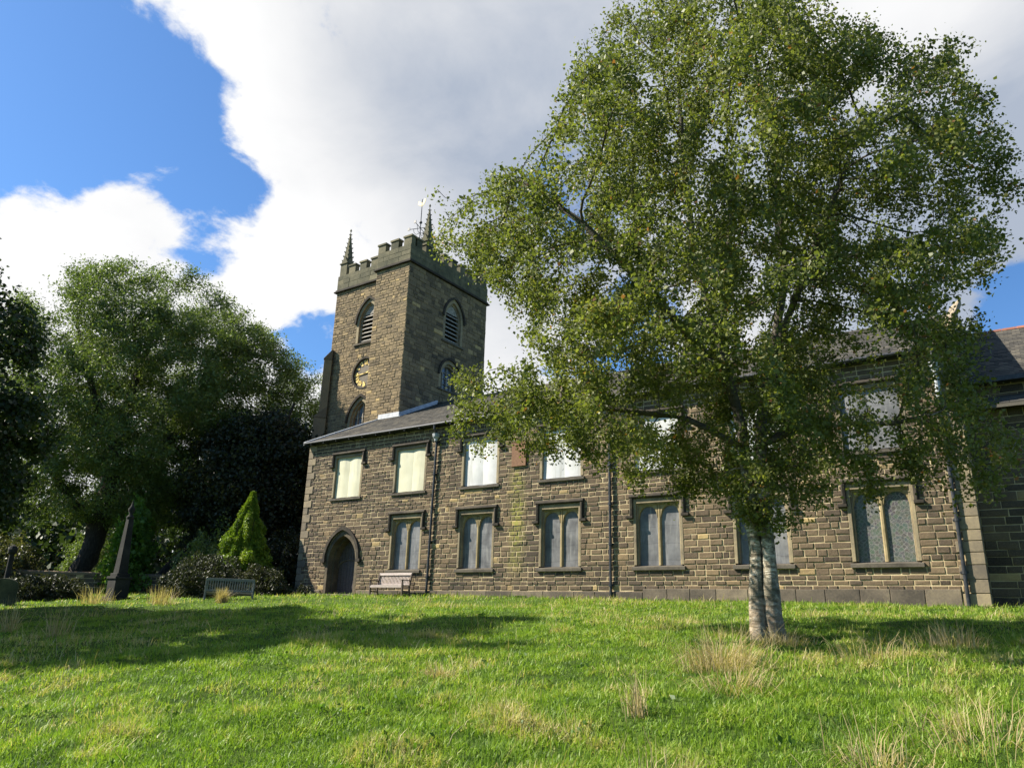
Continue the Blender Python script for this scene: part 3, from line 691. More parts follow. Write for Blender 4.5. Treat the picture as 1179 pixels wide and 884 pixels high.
# course joints of parapet ashlars as shallow proud stones
cpart(p_, 'parapet', M['parapet'], bevel=.02)
rf = MB(); rf.box(TX0 + .2, TX1 - .2, TY0 + .2, TY1 - .2, ZS - .3, ZS + .3); rf.box(UX0 + .2, TX1 - .2, UY0 + .2, TY0 + .3, ZS - .3, ZS + .3); cpart(rf, 'tower_roof', M['lead'])
def pinnacle(x, y, z0, zt):
    m_ = MB(); b = .30; m_.box(x - b, x + b, y - b, y + b, z0, z0 + .95, .5); m_.box(x - b - .06, x + b + .06, y - b - .06, y + b + .06, z0 + .953, z0 + 1.03, .3)
    za = z0 + 1.033
    # gablets on the four faces
    for ax, ay in ((1, 0), (-1, 0), (0, 1), (0, -1)):
        px, py = x + ax * b, y + ay * b; tx, ty = -ay, ax
        m_.add([(px + tx * b, py + ty * b, za), (px - tx * b, py - ty * b, za), (px, py, za + .5), (x + tx * b * .8, y + ty * b * .8, za), (x - tx * b * .8, y - ty * b * .8, za), (x, y, za + .5)],
               [(0, 1, 2), (0, 2, 5, 3), (2, 1, 4, 5)], .5)
    n_ = 7; b2 = .25
    m_.add([(x - b2, y - b2, za), (x + b2, y - b2, za), (x + b2, y + b2, za), (x - b2, y + b2, za), (x, y, zt)], [(0, 1, 4), (1, 2, 4), (2, 3, 4), (3, 0, 4)], .4)
    for i in range(n_):
        t = (i + .7) / (n_ + .6); r_ = b2 * (1 - t) + .02; z = za + (zt - za) * t; s = .075 * (1 - .45 * t)
        for ax, ay in ((1, 1), (-1, 1), (1, -1), (-1, -1)):
            cx_, cy_ = x + ax * r_, y + ay * r_
            m_.add([(cx_ - s, cy_, z), (cx_, cy_ - s, z), (cx_ + s, cy_, z), (cx_, cy_ + s, z), (cx_ + ax * s * .6, cy_ + ay * s * .6, z + s * 1.3), (cx_, cy_, z - s)], [(0, 1, 4), (1, 2, 4), (2, 3, 4), (3, 0, 4), (1, 0, 5), (2, 1, 5), (3, 2, 5), (0, 3, 5)], .4)
    m_.lathe([(.02, -.1), (.07, -.03), (.05, .05), (.0, .14)], (x, y, zt), 8)
    cpart(m_, 'pinnacle', M['parapet'])
pinnacle(TX0 + .33, TY0 + .33, 21.15, 24.7); pinnacle(TX1 - .33, TY0 + .75, 21.15, 24.75); pinnacle(TX1 - .33, TY1 - .33, 21.15, 24.6); pinnacle(TX0 + .33, TY1 - .33, 21.15, 24.6)
# weather vane
vx, vy = -31.45, 33.4
v = MB(); v.tube([(vx, vy, ZS), (vx, vy, 27.1)], [.05, .025], 8)
for a in (0, math.pi / 2, math.pi, 3 * math.pi / 2):
    ca, sa = math.cos(a + .3), math.sin(a + .3)
    v.tube([(vx, vy, 24.9), (vx + ca * .8, vy + sa * .8, 24.9)], .022, 6)
    v.tube([(vx, vy, 24.55), (vx + ca * .28, vy + sa * .28, 24.45), (vx + ca * .45, vy + sa * .45, 24.62), (vx + ca * .5, vy + sa * .5, 24.88)], .018, 5)
    v.box(vx + ca * .85 - .09, vx + ca * .85 + .09, vy + sa * .85 - .02, vy + sa * .85 + .02, 24.82, 25.02)
v.lathe([(0, 0), (.09, .06), (.11, .13), (.07, .22), (0, .26)], (vx, vy, 25.2), 10)
wv = cpart(v, 'weather_vane', M['black'])
v = MB()
ck = [(-.38, .02), (-.30, .28), (-.18, .22), (-.10, .08), (.08, .05), (.18, .26), (.22, .36), (.28, .30), (.36, .27), (.28, .22), (.27, .08), (.15, -.10), (.05, -.14), (.03, -.24), (-.03, -.24), (-.03, -.13), (-.18, -.08)]
v.prism(ck, (vx, vy - .015, 26.75), (0, 1, 0), .03, (1, 0, 0), (0, 0, 1)); cpart(v, 'cockerel', M['gold'], wv)

# belfry and tower windows
def tower_window(O, u, n, uc, half, zb, zs, za, kind):
    f = MB(); arch_ring(f, O, u, n, uc, half, half + .2, zs, za, za + .24, -.35, .02, zb, .5)
    arch_ring(f, O, u, n, uc, half - .12, half, zs, za - .15, za, -.35, -.12, zb, .4)
    fr = cpart(f, 'window', M['frame'])
    h = MB(); arch_ring(h, O, u, n, uc, half + .2, half + .33, zs, za + .24, za + .4, 0, .13, None, .3); cpart(h, 'hood_mould', M['hood'], fr)
    O = Vector(O); u_ = Vector(u); n_ = Vector(n)
    s = MB(); s.prism([(-.35, 0), (.12, 0), (.12, .08), (-.35, .16)], O + u_ * (uc - half - .3) + Vector((0, 0, zb - .16)), u_, 2 * half + .6, n_, (0, 0, 1)); cpart(s, 'sill', M['sill'], fr)
    b = MB(); arch_fill(b, O, u, n, uc, half - .1, zb, zs, za - .12, -.30)
    if kind == 'louvre':
        cpart(b, 'backing', M['dark'], fr)
        l = MB(); fn = pointed(half - .12, zs, za - .15); z = zb + .08
        while z < za - .7:
            w_ = fn(z + .15); 
            if w_ > .1: l.prism([(-.28, .17), (-.28, .20), (-.10, .04), (-.10, .0)], O + u_ * (uc - w_) + Vector((0, 0, z)), u_, 2 * w_, n_, (0, 0, 1))
            z += .27
        cpart(l, 'louvre', M['louvre'], fr)
        t = MB(); arch_fill(t, O, u, n, uc, fn(za - .75), za - .75, za - .75, za - .2, -.16); cpart(t, 'board', M['louvre'], fr)
    else:
        cpart(b, 'pane', M['glass'], fr)
        t = MB(); fn = pointed(half - .12, zs, za - .15)
        for i in (-1, 0, 1):
            x = uc + i * half * .5
            z1 = za - .2 - (abs(i) * .35); t.prism([(-.035, -.29), (.035, -.29), (.035, -.2), (-.035, -.2)], O + u_ * x + Vector((0, 0, zb)), (0, 0, 1), z1 - zb, u_, n_)
        for kz in range(1, 4):
            z = zb + (za - zb) * kz / 4.5; w_ = fn(z); t.prism([(-.29, -.015), (-.22, -.015), (-.22, .015), (-.29, .015)], O + u_ * (uc - w_) + Vector((0, 0, z)), u_, 2 * w_, n_, (0, 0, 1))
        cpart(t, 'glazing_bars', M['louvre'], fr)
FO, FU, FN = (0, TY0, 0), (1, 0, 0), (0, -1, 0); EO, EU, EN = (TX1, 0, 0), (0, 1, 0), (1, 0, 0)
tower_window(FO, FU, FN, WC, .80, 16.1, 17.4, 18.72, 'louvre'); tower_window(FO, FU, FN, WC, .82, 9.4, 11.0, 12.3, 'glass')
tower_window(EO, EU, EN, 33.85, .76, 16.26, 17.75, 18.92, 'louvre'); tower_window(EO, EU, EN, 33.75, .78, 13.15, 13.95, 14.8, 'glass')
# clock
c_ = MB(); cz = 14.05
def disc(mb, r, y, seg=40, tone=.5): mb.add([(WC + r * math.cos(2 * math.pi * i / seg), y, cz + r * math.sin(2 * math.pi * i / seg)) for i in range(seg)], [tuple(range(seg))], tone)
disc(c_, .93, TY0 + .10); clock = cpart(c_, 'clock', M['clockface'])
c_ = MB()
for i in range(40):
    a0, a1 = 2 * math.pi * i / 40, 2 * math.pi * (i + 1) / 40
    q = [(r * math.cos(a), r * math.sin(a)) for r, a in ((.92, a0), (.92, a1), (1.04, a1), (1.04, a0))]
    c_.add([(WC + x, TY0 - .03, cz + z) for x, z in q] + [(WC + x, TY0 + .2, cz + z) for x, z in q], [(0, 1, 2, 3), (0, 4, 5, 1), (2, 6, 7, 3)], .4)
cpart(c_, 'clock_rim', M['hood'], clock)
def bar(mb, th, r0, t0, r1, t1, w_=.05):
    # stroke in the numeral's own frame: radial r, tangential t, at clock angle th
    def P(r, t): return Vector((WC + math.sin(th) * r + math.cos(th) * t, 0, cz + math.cos(th) * r - math.sin(th) * t))
    a, b = P(r0, t0), P(r1, t1); d = (b - a).normalized(); s = Vector((d.z, 0, -d.x)) * w_
    vs = [a + s, b + s, b - s, a - s]; mb.add([(q.x, TY0 + .075, q.z) for q in vs] + [(q.x, TY0 + .10, q.z) for q in vs], [(0, 1, 2, 3), (7, 6, 5, 4), (0, 4, 5, 1), (1, 5, 6, 2), (2, 6, 7, 3), (3, 7, 4, 0)])
rom = ['I', 'II', 'III', 'IIII', 'V', 'VI', 'VII', 'VIII', 'IX', 'X', 'XI', 'XII']
for i, s in enumerate(rom):
    nb = MB(); th = 2 * math.pi * (i + 1) / 12; wd = {'I': .055, 'V': .10, 'X': .11}; T = sum(wd[q] for q in s); t = -T / 2
    for q in s:
        m_ = t + wd[q] / 2
        if q == 'I': bar(nb, th, .54, m_, .86, m_)
        elif q == 'V': bar(nb, th, .82, m_ - .035, .60, m_); bar(nb, th, .82, m_ + .035, .60, m_, .014)
        else: bar(nb, th, .82, m_ - .04, .60, m_ + .04); bar(nb, th, .60, m_ - .04, .82, m_ + .04, .014)
        t += wd[q]
    cpart(nb, 'numeral', M['gold'], clock)
for nm, th, L, w_ in (('minute_hand', math.radians(264), .70, .035), ('hour_hand', math.radians(82), .48, .05)):
    hb = MB(); bar(hb, th, -.12, 0, L * .62, 0, w_ * .7); bar(hb, th, L * .62, 0, L, 0, w_ * .4)
    for q in range(4): bar(hb, th, L * (.58 + .04 * q), 0, L * (.62 + .04 * q), 0, w_ * (1.3 - .25 * q))
    o = cpart(hb, nm, M['gold'], clock); o.location.y -= .03
# buttress on the south-west corner, with weathered slopes
b_ = MB()
for (z0, z1, out) in ((ZB, 7.5, .85), (7.5, 11.5, .6), (11.5, 15.3, .34)):
    for (cx_, cy_) in ((TX0, TY0),):
        d1 = Vector((-1, -1, 0)).normalized(); d2 = Vector((-1, 1, 0)).normalized(); p = Vector((cx_, cy_, z0))
        b_.prism([(-.15, .45), (-.15, -.45), (out, -.45), (out, .45)], p, (0, 0, 1), z1 - z0 - .003, d1, d2, .5)
        b_.prism([(-.15, 0), (out + .04, 0), (out + .04, .06), (-.15, .75)], Vector((cx_, cy_, z1)) - d2 * .48, d2, .96, d1, (0, 0, 1), .3)
cpart(b_, 'buttress', M['tblock'], bevel=.02)
# lead flashing where the nave roof meets the tower
fl = MB()
def rz(y): return EZ + TAN * (y - EY)
fl.prism([(0, .0), (0, .30), (-.03, .30), (-.05, .02)], (XL - .05, UY0 - .0, rz(UY0)), (1, 0, 0), TX1 - XL + .1, (0, 1, 0), (0, 0, 1))
fl.prism([(0, .0), (0, .26), (.03, .26), (.10, .03)], (TX1 + .01, UY0 - .03, rz(UY0 - .03)), (0, RY - UY0, rz(RY) - rz(UY0)), 1.0, (1, 0, 0), (0, 0, 1))
cpart(fl, 'flashing', M['lead'])

# ---- east wing (set back, in shade)
WX0, WX1, WY = XR + .02, 9.0, 26.3
mb = MB()
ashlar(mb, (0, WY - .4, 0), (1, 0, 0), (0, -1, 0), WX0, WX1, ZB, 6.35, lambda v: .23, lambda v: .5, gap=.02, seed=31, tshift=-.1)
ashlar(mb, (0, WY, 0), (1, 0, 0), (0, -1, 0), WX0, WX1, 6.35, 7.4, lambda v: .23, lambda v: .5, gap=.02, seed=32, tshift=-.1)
cpart(mb, 'wing_wall', [M['block'], M['mortar']])
mb = MB(); slate_roof(mb, WX0, WX1, WY - .3, 7.38, 30.2, 10.22, row=.16, wid=.24, seed=9)
mb.add([(WX0, 30.2, 10.2), (WX1, 30.2, 10.2), (WX1, 34, 7.4), (WX0, 34, 7.4)], [(0, 1, 2, 3)], .4)
wr = cpart(mb, 'wing_roof', M['slate'])
rt = MB(); x = WX0
while x < WX1: rt.tube([(x, 30.2, 10.19), (x + .42, 30.2, 10.19)], .105, 8, rnd.random()); x += .43
cpart(rt, 'ridge', M['redtile'], wr)
e = MB(); e.box(WX0, WX1, WY - .42, WY - .30, 7.22, 7.36); e.box(WX0, WX1, WY - .28, WY - .02, 7.24, 7.30); cpart(e, 'wing_gutter', M['black'])
lt = MB(); slate_roof(lt, WX0, WX1, WY - .85, 6.42, WY - .02, 6.85, row=.2, wid=.4, seed=12); lt.box(WX0, WX1, WY - .86, WY - .80, 6.30, 6.40, .9); cpart(lt, 'lean_to_roof', M['slate'])

# ------------------------------------------------------------------ benches
def bench(name, label, loc, rz, L, back, body, slatn, arms=True):
    t = thing(name, label, 'bench', loc, 'wooden benches in the churchyard', rz)
    def p(mb, nm, m): return mb.build(nm, m, t, bevel=.008)
    H = L / 2
    m_ = MB()
    for i in range(5): m_.box(-H + .03, H - .03, -.46 + i * .092, -.39 + i * .092, .415, .44)
    m_.box(-H + .03, H - .03, -.475, -.455, .33, .41); p(m_, 'seat', back)
    for s_ in (-1, 1):
        for yy in (-.44,):
            m_ = MB(); m_.box(s_ * (H - .03) - .035, s_ * (H - .03) + .035, yy - .035, yy + .035, 0, .62); p(m_, 'leg', body)
        m_ = MB(); x = s_ * (H - .03)
        m_.prism([(-.035, 0), (.035, 0), (.035, .42), (.13, .92), (.07, .92), (-.035, .42)], (x - .03, 0, 0), (1, 0, 0), .06, (0, 1, 0), (0, 0, 1)); p(m_, 'leg', body)
        m_ = MB(); m_.box(x - .045, x + .045, -.52, .05, .623, .655); p(m_, 'armrest', body)
        m_ = MB(); m_.box(x - .02, x + .02, -.40, -.04, .15, .21); p(m_, 'stretcher', body)
    bk = MB()
    def yb(z): return .035 + (z - .42) * .19
    bk.prism([(0, .86), (.055, .86), (.075, .96), (.02, .96)], (-H + .02, .07, 0), (1, 0, 0), L - .04, (0, 1, 0), (0, 0, 1))
    bk.box(-H + .02, H - .02, .03, .065, .46, .52)
    n_ = slatn
    for i in range(n_):
        x = -H + .1 + (L - .2) * i / (n_ - 1)
        bk.prism([(yb(.52), .52), (yb(.52) + .02, .52), (yb(.86) + .02, .87), (yb(.86), .87)], (x - .022, 0, 0), (1, 0, 0), .044, (0, 1, 0), (0, 0, 1))
    p(bk, 'backrest', back)
    return t
bench('bench', 'pale bleached bench with dark arms standing against the sunlit church wall beside the door', (-23.0, 24.35, gz(-23, 24.3) + .0), 0, 1.9, M['teak'], M['darkteak'], 22)
bench('bench', 'grey slatted bench in the shade in front of the dark shrub', (-26.85, 19.1, gz(-26.85, 19.1) - .16), math.radians(-125), 1.85, M['greyteak'], M['greyteak'], 19)

# ------------------------------------------------------------------ monuments
ox, oy = -33.4, 18.15; oz = gz(ox, oy) - .05
t = thing('obelisk', 'dark stone obelisk on a stepped pedestal under the big trees', 'monument', (ox, oy, oz))
m_ = MB(); m_.box(-.42, .42, -.42, .42, 0, .22); m_.box(-.33, .33, -.33, .33, .223, .95); m_.box(-.38, .38, -.38, .38, .953, 1.06); m_.box(-.29, .29, -.29, .29, 1.063, 1.2)
m_.build('pedestal', M['obelisk'], t, bevel=.02)
m_ = MB(); a, b = .21, .11; m_.add([(-a, -a, 1.203), (a, -a, 1.203), (a, a, 1.203), (-a, a, 1.203), (-b, -b, 3.6), (b, -b, 3.6), (b, b, 3.6), (-b, b, 3.6), (0, 0, 3.8)], [(0, 1, 5, 4), (1, 2, 6, 5), (2, 3, 7, 6), (3, 0, 4, 7), (4, 5, 8), (5, 6, 8), (6, 7, 8), (7, 4, 8)])
m_.build('shaft', M['obelisk'], t)
m_ = MB(); m_.lathe([(.13, 3.55), (.18, 3.62), (.13, 3.68), (.07, 3.78), (.13, 3.9), (.15, 4.0), (.07, 4.12), (.03, 4.3), (0, 4.42)], (0, 0, 0), 12); m_.build('finial', M['obelisk'], t, smooth=True)
def gravestone(loc, rz, w_, h, tilt, label, kind=0):
    m_ = MB(); pts = [(-w_ / 2, 0), (w_ / 2, 0), (w_ / 2, h - w_ * .32)] + [(w_ / 2 * math.cos(a), h - w_ * .32 + w_ * .32 * math.sin(a)) for a in np.linspace(.2, math.pi - .2, 9)] + [(-w_ / 2, h - w_ * .32)]
    m_.prism(pts, (0, -.07, -.15), (0, 1, 0), .14, (1, 0, 0), (0, 0, 1))
    o = m_.build('gravestone', M['grave'], None, bevel=.012); o.location = loc; o.rotation_euler = (tilt, .03, rz)
    o['label'] = label; o['category'] = 'gravestone'
gravestone((-33.2, 13.6, gz(-33.2, 13.6)), math.radians(62), .9, 1.15, .06, 'rounded grey gravestone at the left edge of the churchyard')
# post with rounded head behind gravestone
px_, py_ = -36.6, 15.0
m_ = MB(); m_.box(-.16, .16, -.16, .16, 0, .5); m_.tube([(0, 0, .5), (0, 0, 2.0)], [.12, .10], 10); m_.lathe([(.10, 2.0), (.17, 2.06), (.19, 2.2), (.13, 2.34), (0, 2.42)], (0, 0, 0), 10)
o = m_.build('stone_pillar', M['obelisk']); o.location = (px_, py_, gz(px_, py_)); o['label'] = 'short dark memorial pillar with a domed head behind the rounded gravestone'; o['category'] = 'monument'
# low boundary wall behind the shrubs
m_ = MB(); p0, p1 = Vector((-45.0, 17.5, 0)), Vector((-32.4, 28.5, 0)); d = (p1 - p0).normalized(); L = (p1 - p0).length; nrm = Vector((d.y, -d.x, 0))
ashlar(m_, (p0.x, p0.y, .2), d, nrm, 0, L, 0, 1.35, lambda v: .2, lambda v: .4, gap=.02, seed=40, tshift=-.15)
m_.prism([(-.5, 0), (.05, 0), (.05, .10), (-.22, .16), (-.5, .10)], p0 + Vector((0, 0, 1.55)), d, L, nrm, (0, 0, 1), .5, 0)
m_.prism([(-.45, 0), (-.40, 0), (-.40, 1.34), (-.45, 1.34)], p0 + Vector((0, 0, .2)), d, L, nrm, (0, 0, 1), .5, 0)
o = m_.build('boundary_wall', [M['block'], M['mortar']]); o['label'] = 'low dark stone boundary wall running behind the shrubs to the church corner'; o['category'] = 'wall'

# ------------------------------------------------------------------ trees
def leaves(name, Pn, size, aspect, material, parent, up=.25, droop=0., tones=None, seed=0, fold=.25):
    r = np.random.default_rng(seed); n_ = len(Pn)
    a = r.normal(size=(n_, 3)); a[:, 2] -= droop; a /= np.linalg.norm(a, axis=1)[:, None]
    b = r.normal(size=(n_, 3)); b[:, 2] += up; nn = np.cross(a, b); nn /= np.linalg.norm(nn, axis=1)[:, None] + 1e-9
    s = size * (r.uniform(.5, 1.4, n_) * r.uniform(.8, 1.2, n_))[:, None]
    side = np.cross(nn, a); w_ = aspect
    V = np.empty((n_, 4, 3)); V[:, 0] = Pn - a * s * .5; V[:, 1] = Pn + side * s * w_ * .5 + nn * s * fold * .3 - a * s * .08; V[:, 2] = Pn + a * s * .5; V[:, 3] = Pn - side * s * w_ * .5 + nn * s * fold * .3 - a * s * .08
    F = np.arange(n_ * 4).reshape(n_, 4)
    if tones is None: tones = np.clip(r.beta(2.2, 2.4, n_), 0, 1)
    return fastmesh(name, V.reshape(-1, 3), F, tones, material, parent)

def colonize(seeds, att, step, kill, infl, iters=90):
    """seeds: list of (pos, parent index). returns nodes, parents"""
    N = [Vector(p) for p, _ in seeds]; Pa = [q for _, q in seeds]; att = [Vector(a) for a in att]; alive = list(range(len(att)))
    R_ = random.Random(5)
    near = {}
    newstart = 0
    best = [(-1, 1e9)] * len(att); ch_ = {}
    for it in range(iters):
        kd = kdtree.KDTree(len(N) - newstart)
        for i in range(newstart, len(N)): kd.insert(N[i], i)
        kd.balance()
        for a in alive:
            co, idx, dd = kd.find(att[a])
            if idx is not None and dd < best[a][1]: best[a] = (idx, dd)
        alive = [a for a in alive if best[a][1] > kill]
        if not alive: break
        pull = {}
        for a in alive:
            i, dd = best[a]
            if dd < infl: pull.setdefault(i, []).append(a)
        if not pull:
            infl *= 1.5; newstart = len(N) - 1
            if infl > 50: break
            continue
        newstart = len(N); dead = set()
        for i, lst in pull.items():
            d = Vector((0, 0, 0))
            for a in lst: d += (att[a] - N[i]).normalized()
            if d.length < 1e-4: d = Vector((R_.gauss(0, 1), R_.gauss(0, 1), R_.gauss(0, 1)))
            d = d.normalized() + Vector((R_.gauss(0, .12), R_.gauss(0, .12), R_.gauss(0, .12)))
            if Pa[i] >= 0: d += (N[i] - N[Pa[i]]).normalized() * .35
            q = N[i] + d.normalized() * step
            sib = ch_.setdefault(i, [])
            if len(sib) >= 4 or any((c_ - q).length < step * .35 for c_ in sib):
                dead.update(lst); continue
            sib.append(q)
            N.append(q); Pa.append(i)
        if dead: alive = [a for a in alive if a not in dead]
        if len(N) == newstart: newstart -= 1
    return N, Pa
def limbs(name, N, Pa, rtip, expo, material, parent, rmax=None, fixed=None, seg=6, minr=0., wob=0):
    n_ = len(N); acc = [0.] * n_; kids = [0] * n_
    for p in Pa:
        if p >= 0: kids[p] += 1
    for i in range(n_ - 1, -1, -1):
        if kids[i] == 0: acc[i] = rtip ** expo
        if Pa[i] >= 0: acc[Pa[i]] += acc[i]
    R_ = [a ** (1 / expo) for a in acc]
    if fixed:
        for i, v in fixed.items(): R_[i] = v
    for i in range(n_):
        if Pa[i] >= 0 and R_[i] > R_[Pa[i]]: R_[i] = R_[Pa[i]] * .98
    # rings
    V = []; F = []; ring = {}
    for i in range(n_):
        p = Pa[i]
        if p < 0 and kids[i] == 0: continue
        if p >= 0: d = (N[i] - N[p]).normalized()
        else:
            d = Vector((0, 0, 1))
        ref = Vector((1, 0, 0)) if abs(d.x) < .8 else Vector((0, 1, 0))
        a = (ref - d * ref.dot(d)).normalized(); b = d.cross(a)
        ring[i] = (len(V), a)
        for j in range(seg):
            th = 2 * math.pi * j / seg; rr = R_[i] * (1 + (wob * noise.noise(Vector((math.cos(th) * 1.6, math.sin(th) * 1.6, N[i].z * 1.3 + i % 1))) if wob and R_[i] > .08 else 0))
            V.append(N[i] + (a * math.cos(th) + b * math.sin(th)) * rr)
    for i in range(n_):
        p = Pa[i]
        if p < 0 or i not in ring or p not in ring: continue
        if R_[i] < minr: continue
        A, B = ring[p][0], ring[i][0]
        # start a child ring at parent's position but with the child's radius when it is a side branch
        if R_[i] < R_[p] * .72:
            d = (N[i] - N[p]).normalized(); ref = Vector((1, 0, 0)) if abs(d.x) < .8 else Vector((0, 1, 0)); a = (ref - d * ref.dot(d)).normalized(); b = d.cross(a)
            A = len(V)
            for j in range(seg): th = 2 * math.pi * j / seg; V.append(N[p] + (a * math.cos(th) + b * math.sin(th)) * R_[i] * 1.15)
        for j in range(seg): F.append((A + j, A + (j + 1) % seg, B + (j + 1) % seg, B + j))
    return fastmesh(name, np.array([tuple(v) for v in V]), np.array(F), np.full(len(F), .5), material, parent, smooth=True), R_, kids
def seedline(lst, start_parent, pts, step=.35):
    """append a polyline of seed nodes, return index of the last"""
    par = start_parent
    prev = Vector(pts[0])
    if par < 0: lst.append((prev.copy(), -1)); par = len(lst) - 1
    for q in pts[1:]:
        q = Vector(q); n_ = max(1, int((q - prev).length / step))
        for i in range(1, n_ + 1): lst.append((prev.lerp(q, i / n_), par)); par = len(lst) - 1
        prev = q
    return par
def scatter_leaves(N, R_, rthr, count, sig, seed, droop=.1, clus=2.2, clusf=1.1):
    r = np.random.default_rng(seed)
    idx = np.array([i for i in range(len(N)) if R_[i] < rthr]); P_ = np.array([tuple(N[i]) for i in idx])
    wt = np.array([math.exp(clus * noise.noise(N[i] * clusf)) for i in idx]); wt /= wt.sum()
    c = r.choice(len(P_), count, p=wt); off = r.normal(size=(count, 3)) * sig; off[:, 2] = off[:, 2] * .75 - abs(r.normal(size=count)) * droop
    return P_[c] + off, c

# --- the birch in front
BX, BY = -3.76, 12.5; BZ = gz(BX, BY) - .1
rv = Vector((.958, .288, 0)); fvv = Vector((-.288, .958, 0))      # axes square to the line of sight
rv = Vector((BY, -BX, 0)).normalized(); fvv = Vector((-rv.y, rv.x, 0))
def BP(s, t, z): return Vector((BX, BY, 0)) + rv * s + fvv * t + Vector((0, 0, z))
bt = thing('birch_tree', 'tall twin-stemmed silver birch in full leaf on the lawn before the church', 'tree', (BX, BY, BZ))
LZ = [(1.5, -.35), (2.0, -.6), (2.3, -2.0), (2.6, -2.5), (2.95, -3.9), (3.2, -5.1), (3.5, -5.5), (4.6, -5.5), (4.85, -4.4), (5.9, -4.4), (6.75, -4.9), (7.2, -6.1), (8.9, -6.2), (9.1, -4.5), (9.3, -3.5), (10.8, -3.2), (11.7, -3.1), (12.9, -2.6), (13.6, -1.6), (14.2, -.3)]
RZ_ = [(1.5, .35), (1.95, .9), (2.05, 3.4), (2.9, 3.85), (3.6, 3.7), (4.1, 3.3), (4.8, 3.7), (5.5, 3.95), (6.7, 4.45), (7.5, 4.5), (9.0, 4.35), (10., 3.9), (10.6, 3.0), (11.4, 1.95), (12.2, 1.7), (13.2, 1.2), (14.2, .1)]
DZ = [(1.5, .4), (2.1, 1.2), (2.8, 2.8), (4, 3.6), (6, 4.0), (8.5, 3.7), (10.5, 3.0), (12.5, 2.6), (14.2, 1.0)]
lz, lw_ = zip(*LZ); rz2, rw_ = zip(*RZ_); dz_, dw_ = zip(*DZ)
att = []; R1 = random.Random(12)
def clump_noise(p, f=.55): return noise.noise(p * f) + .5 * noise.noise(p * f * 2.3)
while len(att) < 4800:
    z = R1.uniform(1.5, 14.2); l_, r_, d_ = np.interp(z, lz, lw_), np.interp(z, rz2, rw_), np.interp(z, dz_, dw_)
    # perspective lift: the outline was measured on the trunk's plane
    if R1.random() > (r_ - l_) * d_ / 40.: continue
    mid, hw = (l_ + r_) / 2, (r_ - l_) / 2
    a = R1.uniform(0, 2 * math.pi); q = R1.random() ** .42 * R1.choice((1, 1, 1, 1.07))
    s, t = mid + hw * q * math.cos(a), d_ * q * math.sin(a)
    p = BP(s, t, z - .05 * abs(t))
    far = 13.05 / (13.05 + t); zo, so_ = p.z * far, s * far
    ex = .45 if R1.random() < .12 else 0.
    if so_ < np.interp(zo, lz, lw_) - ex or so_ > np.interp(zo, rz2, rw_) + ex or zo < 1.5: continue
    rel = p - BP(0, 0, .5); kk_ = rel.dot(to_sun)
    if kk_ > 0 and (rel - to_sun * kk_).length < .75 and R1.random() < .8: continue
    cn = clump_noise(Vector((p.x, p.y, p.z * 1.9)) + Vector((3, 9, 1)), .6)
    if cn < -.05 + .10 * (1 - q): continue
    if z < 2.7 and abs(s) > 1.0 and R1.random() < .35: continue
    att.append(p)
for i in range(330):
    a = R1.uniform(0, 2 * math.pi); q = R1.random() ** .5; z = R1.uniform(1.55, 3.3); w_ = float(np.interp(z, [1.5, 2.0, 3.3], [.4, .75, 1.2]))
    att.append(BP(.12 + w_ * q * math.cos(a), w_ * q * math.sin(a), z))
seeds = []
a0 = seedline(seeds, -1, [BP(-.13, 0, BZ), BP(-.115, .02, BZ + .5), BP(-.11, .05, 1.2), BP(-.16, .0, 2.2), BP(-.22, .05, 3.2), BP(-.45, -.1, 4.6)], .3)
seedline(seeds, a0, [BP(-.45, -.1, 4.6), BP(-.8, -.3, 6.2), BP(-.95, -.2, 8.2), BP(-1.0, 0, 10.5)])
seedline(seeds, a0, [BP(-.45, -.1, 4.6), BP(-.3, .6, 6.5), BP(-.1, 1.0, 8.6)])
b0 = seedline(seeds, -1, [BP(.14, .03, BZ), BP(.11, .03, BZ + .5), BP(.085, -.03, 1.2), BP(.06, 0, 2.2), BP(.08, 0, 3.2), BP(.35, .15, 4.4)], .3)
seedline(seeds, b0, [BP(.35, .15, 4.4), BP(.7, .5, 6), BP(.75, .5, 8.5), BP(.5, .3, 11)])
seedline(seeds, b0, [BP(.35, .15, 4.4), BP(1.1, -.4, 6), BP(1.9, -.8, 7.8)])
j = min(range(len(seeds)), key=lambda i: (seeds[i][0] - BP(-.2, 0, 2.9)).length)
seedline(seeds, j, [BP(-.2, 0, 2.9), BP(-1.1, -.3, 3.35), BP(-2.4, -.5, 3.55), BP(-3.6, -.7, 3.75)])
j = min(range(len(seeds)), key=lambda i: (seeds[i][0] - BP(.08, 0, 3.0)).length)
seedline(seeds, j, [BP(.08, 0, 3.0), BP(1.1, -.2, 3.15), BP(2.1, -.3, 3.1), BP(2.9, -.4, 3.25)])
j = min(range(len(seeds)), key=lambda i: (seeds[i][0] - BP(-.3, 0, 3.9)).length)
seedline(seeds, j, [BP(-.3, 0, 3.9), BP(-1.4, -1.2, 5.2), BP(-2.6, -1.6, 6.6), BP(-3.8, -1.5, 7.7)])
ns = len(seeds)
N, Pa = colonize(seeds, att, .22, .26, 2.6, 110)
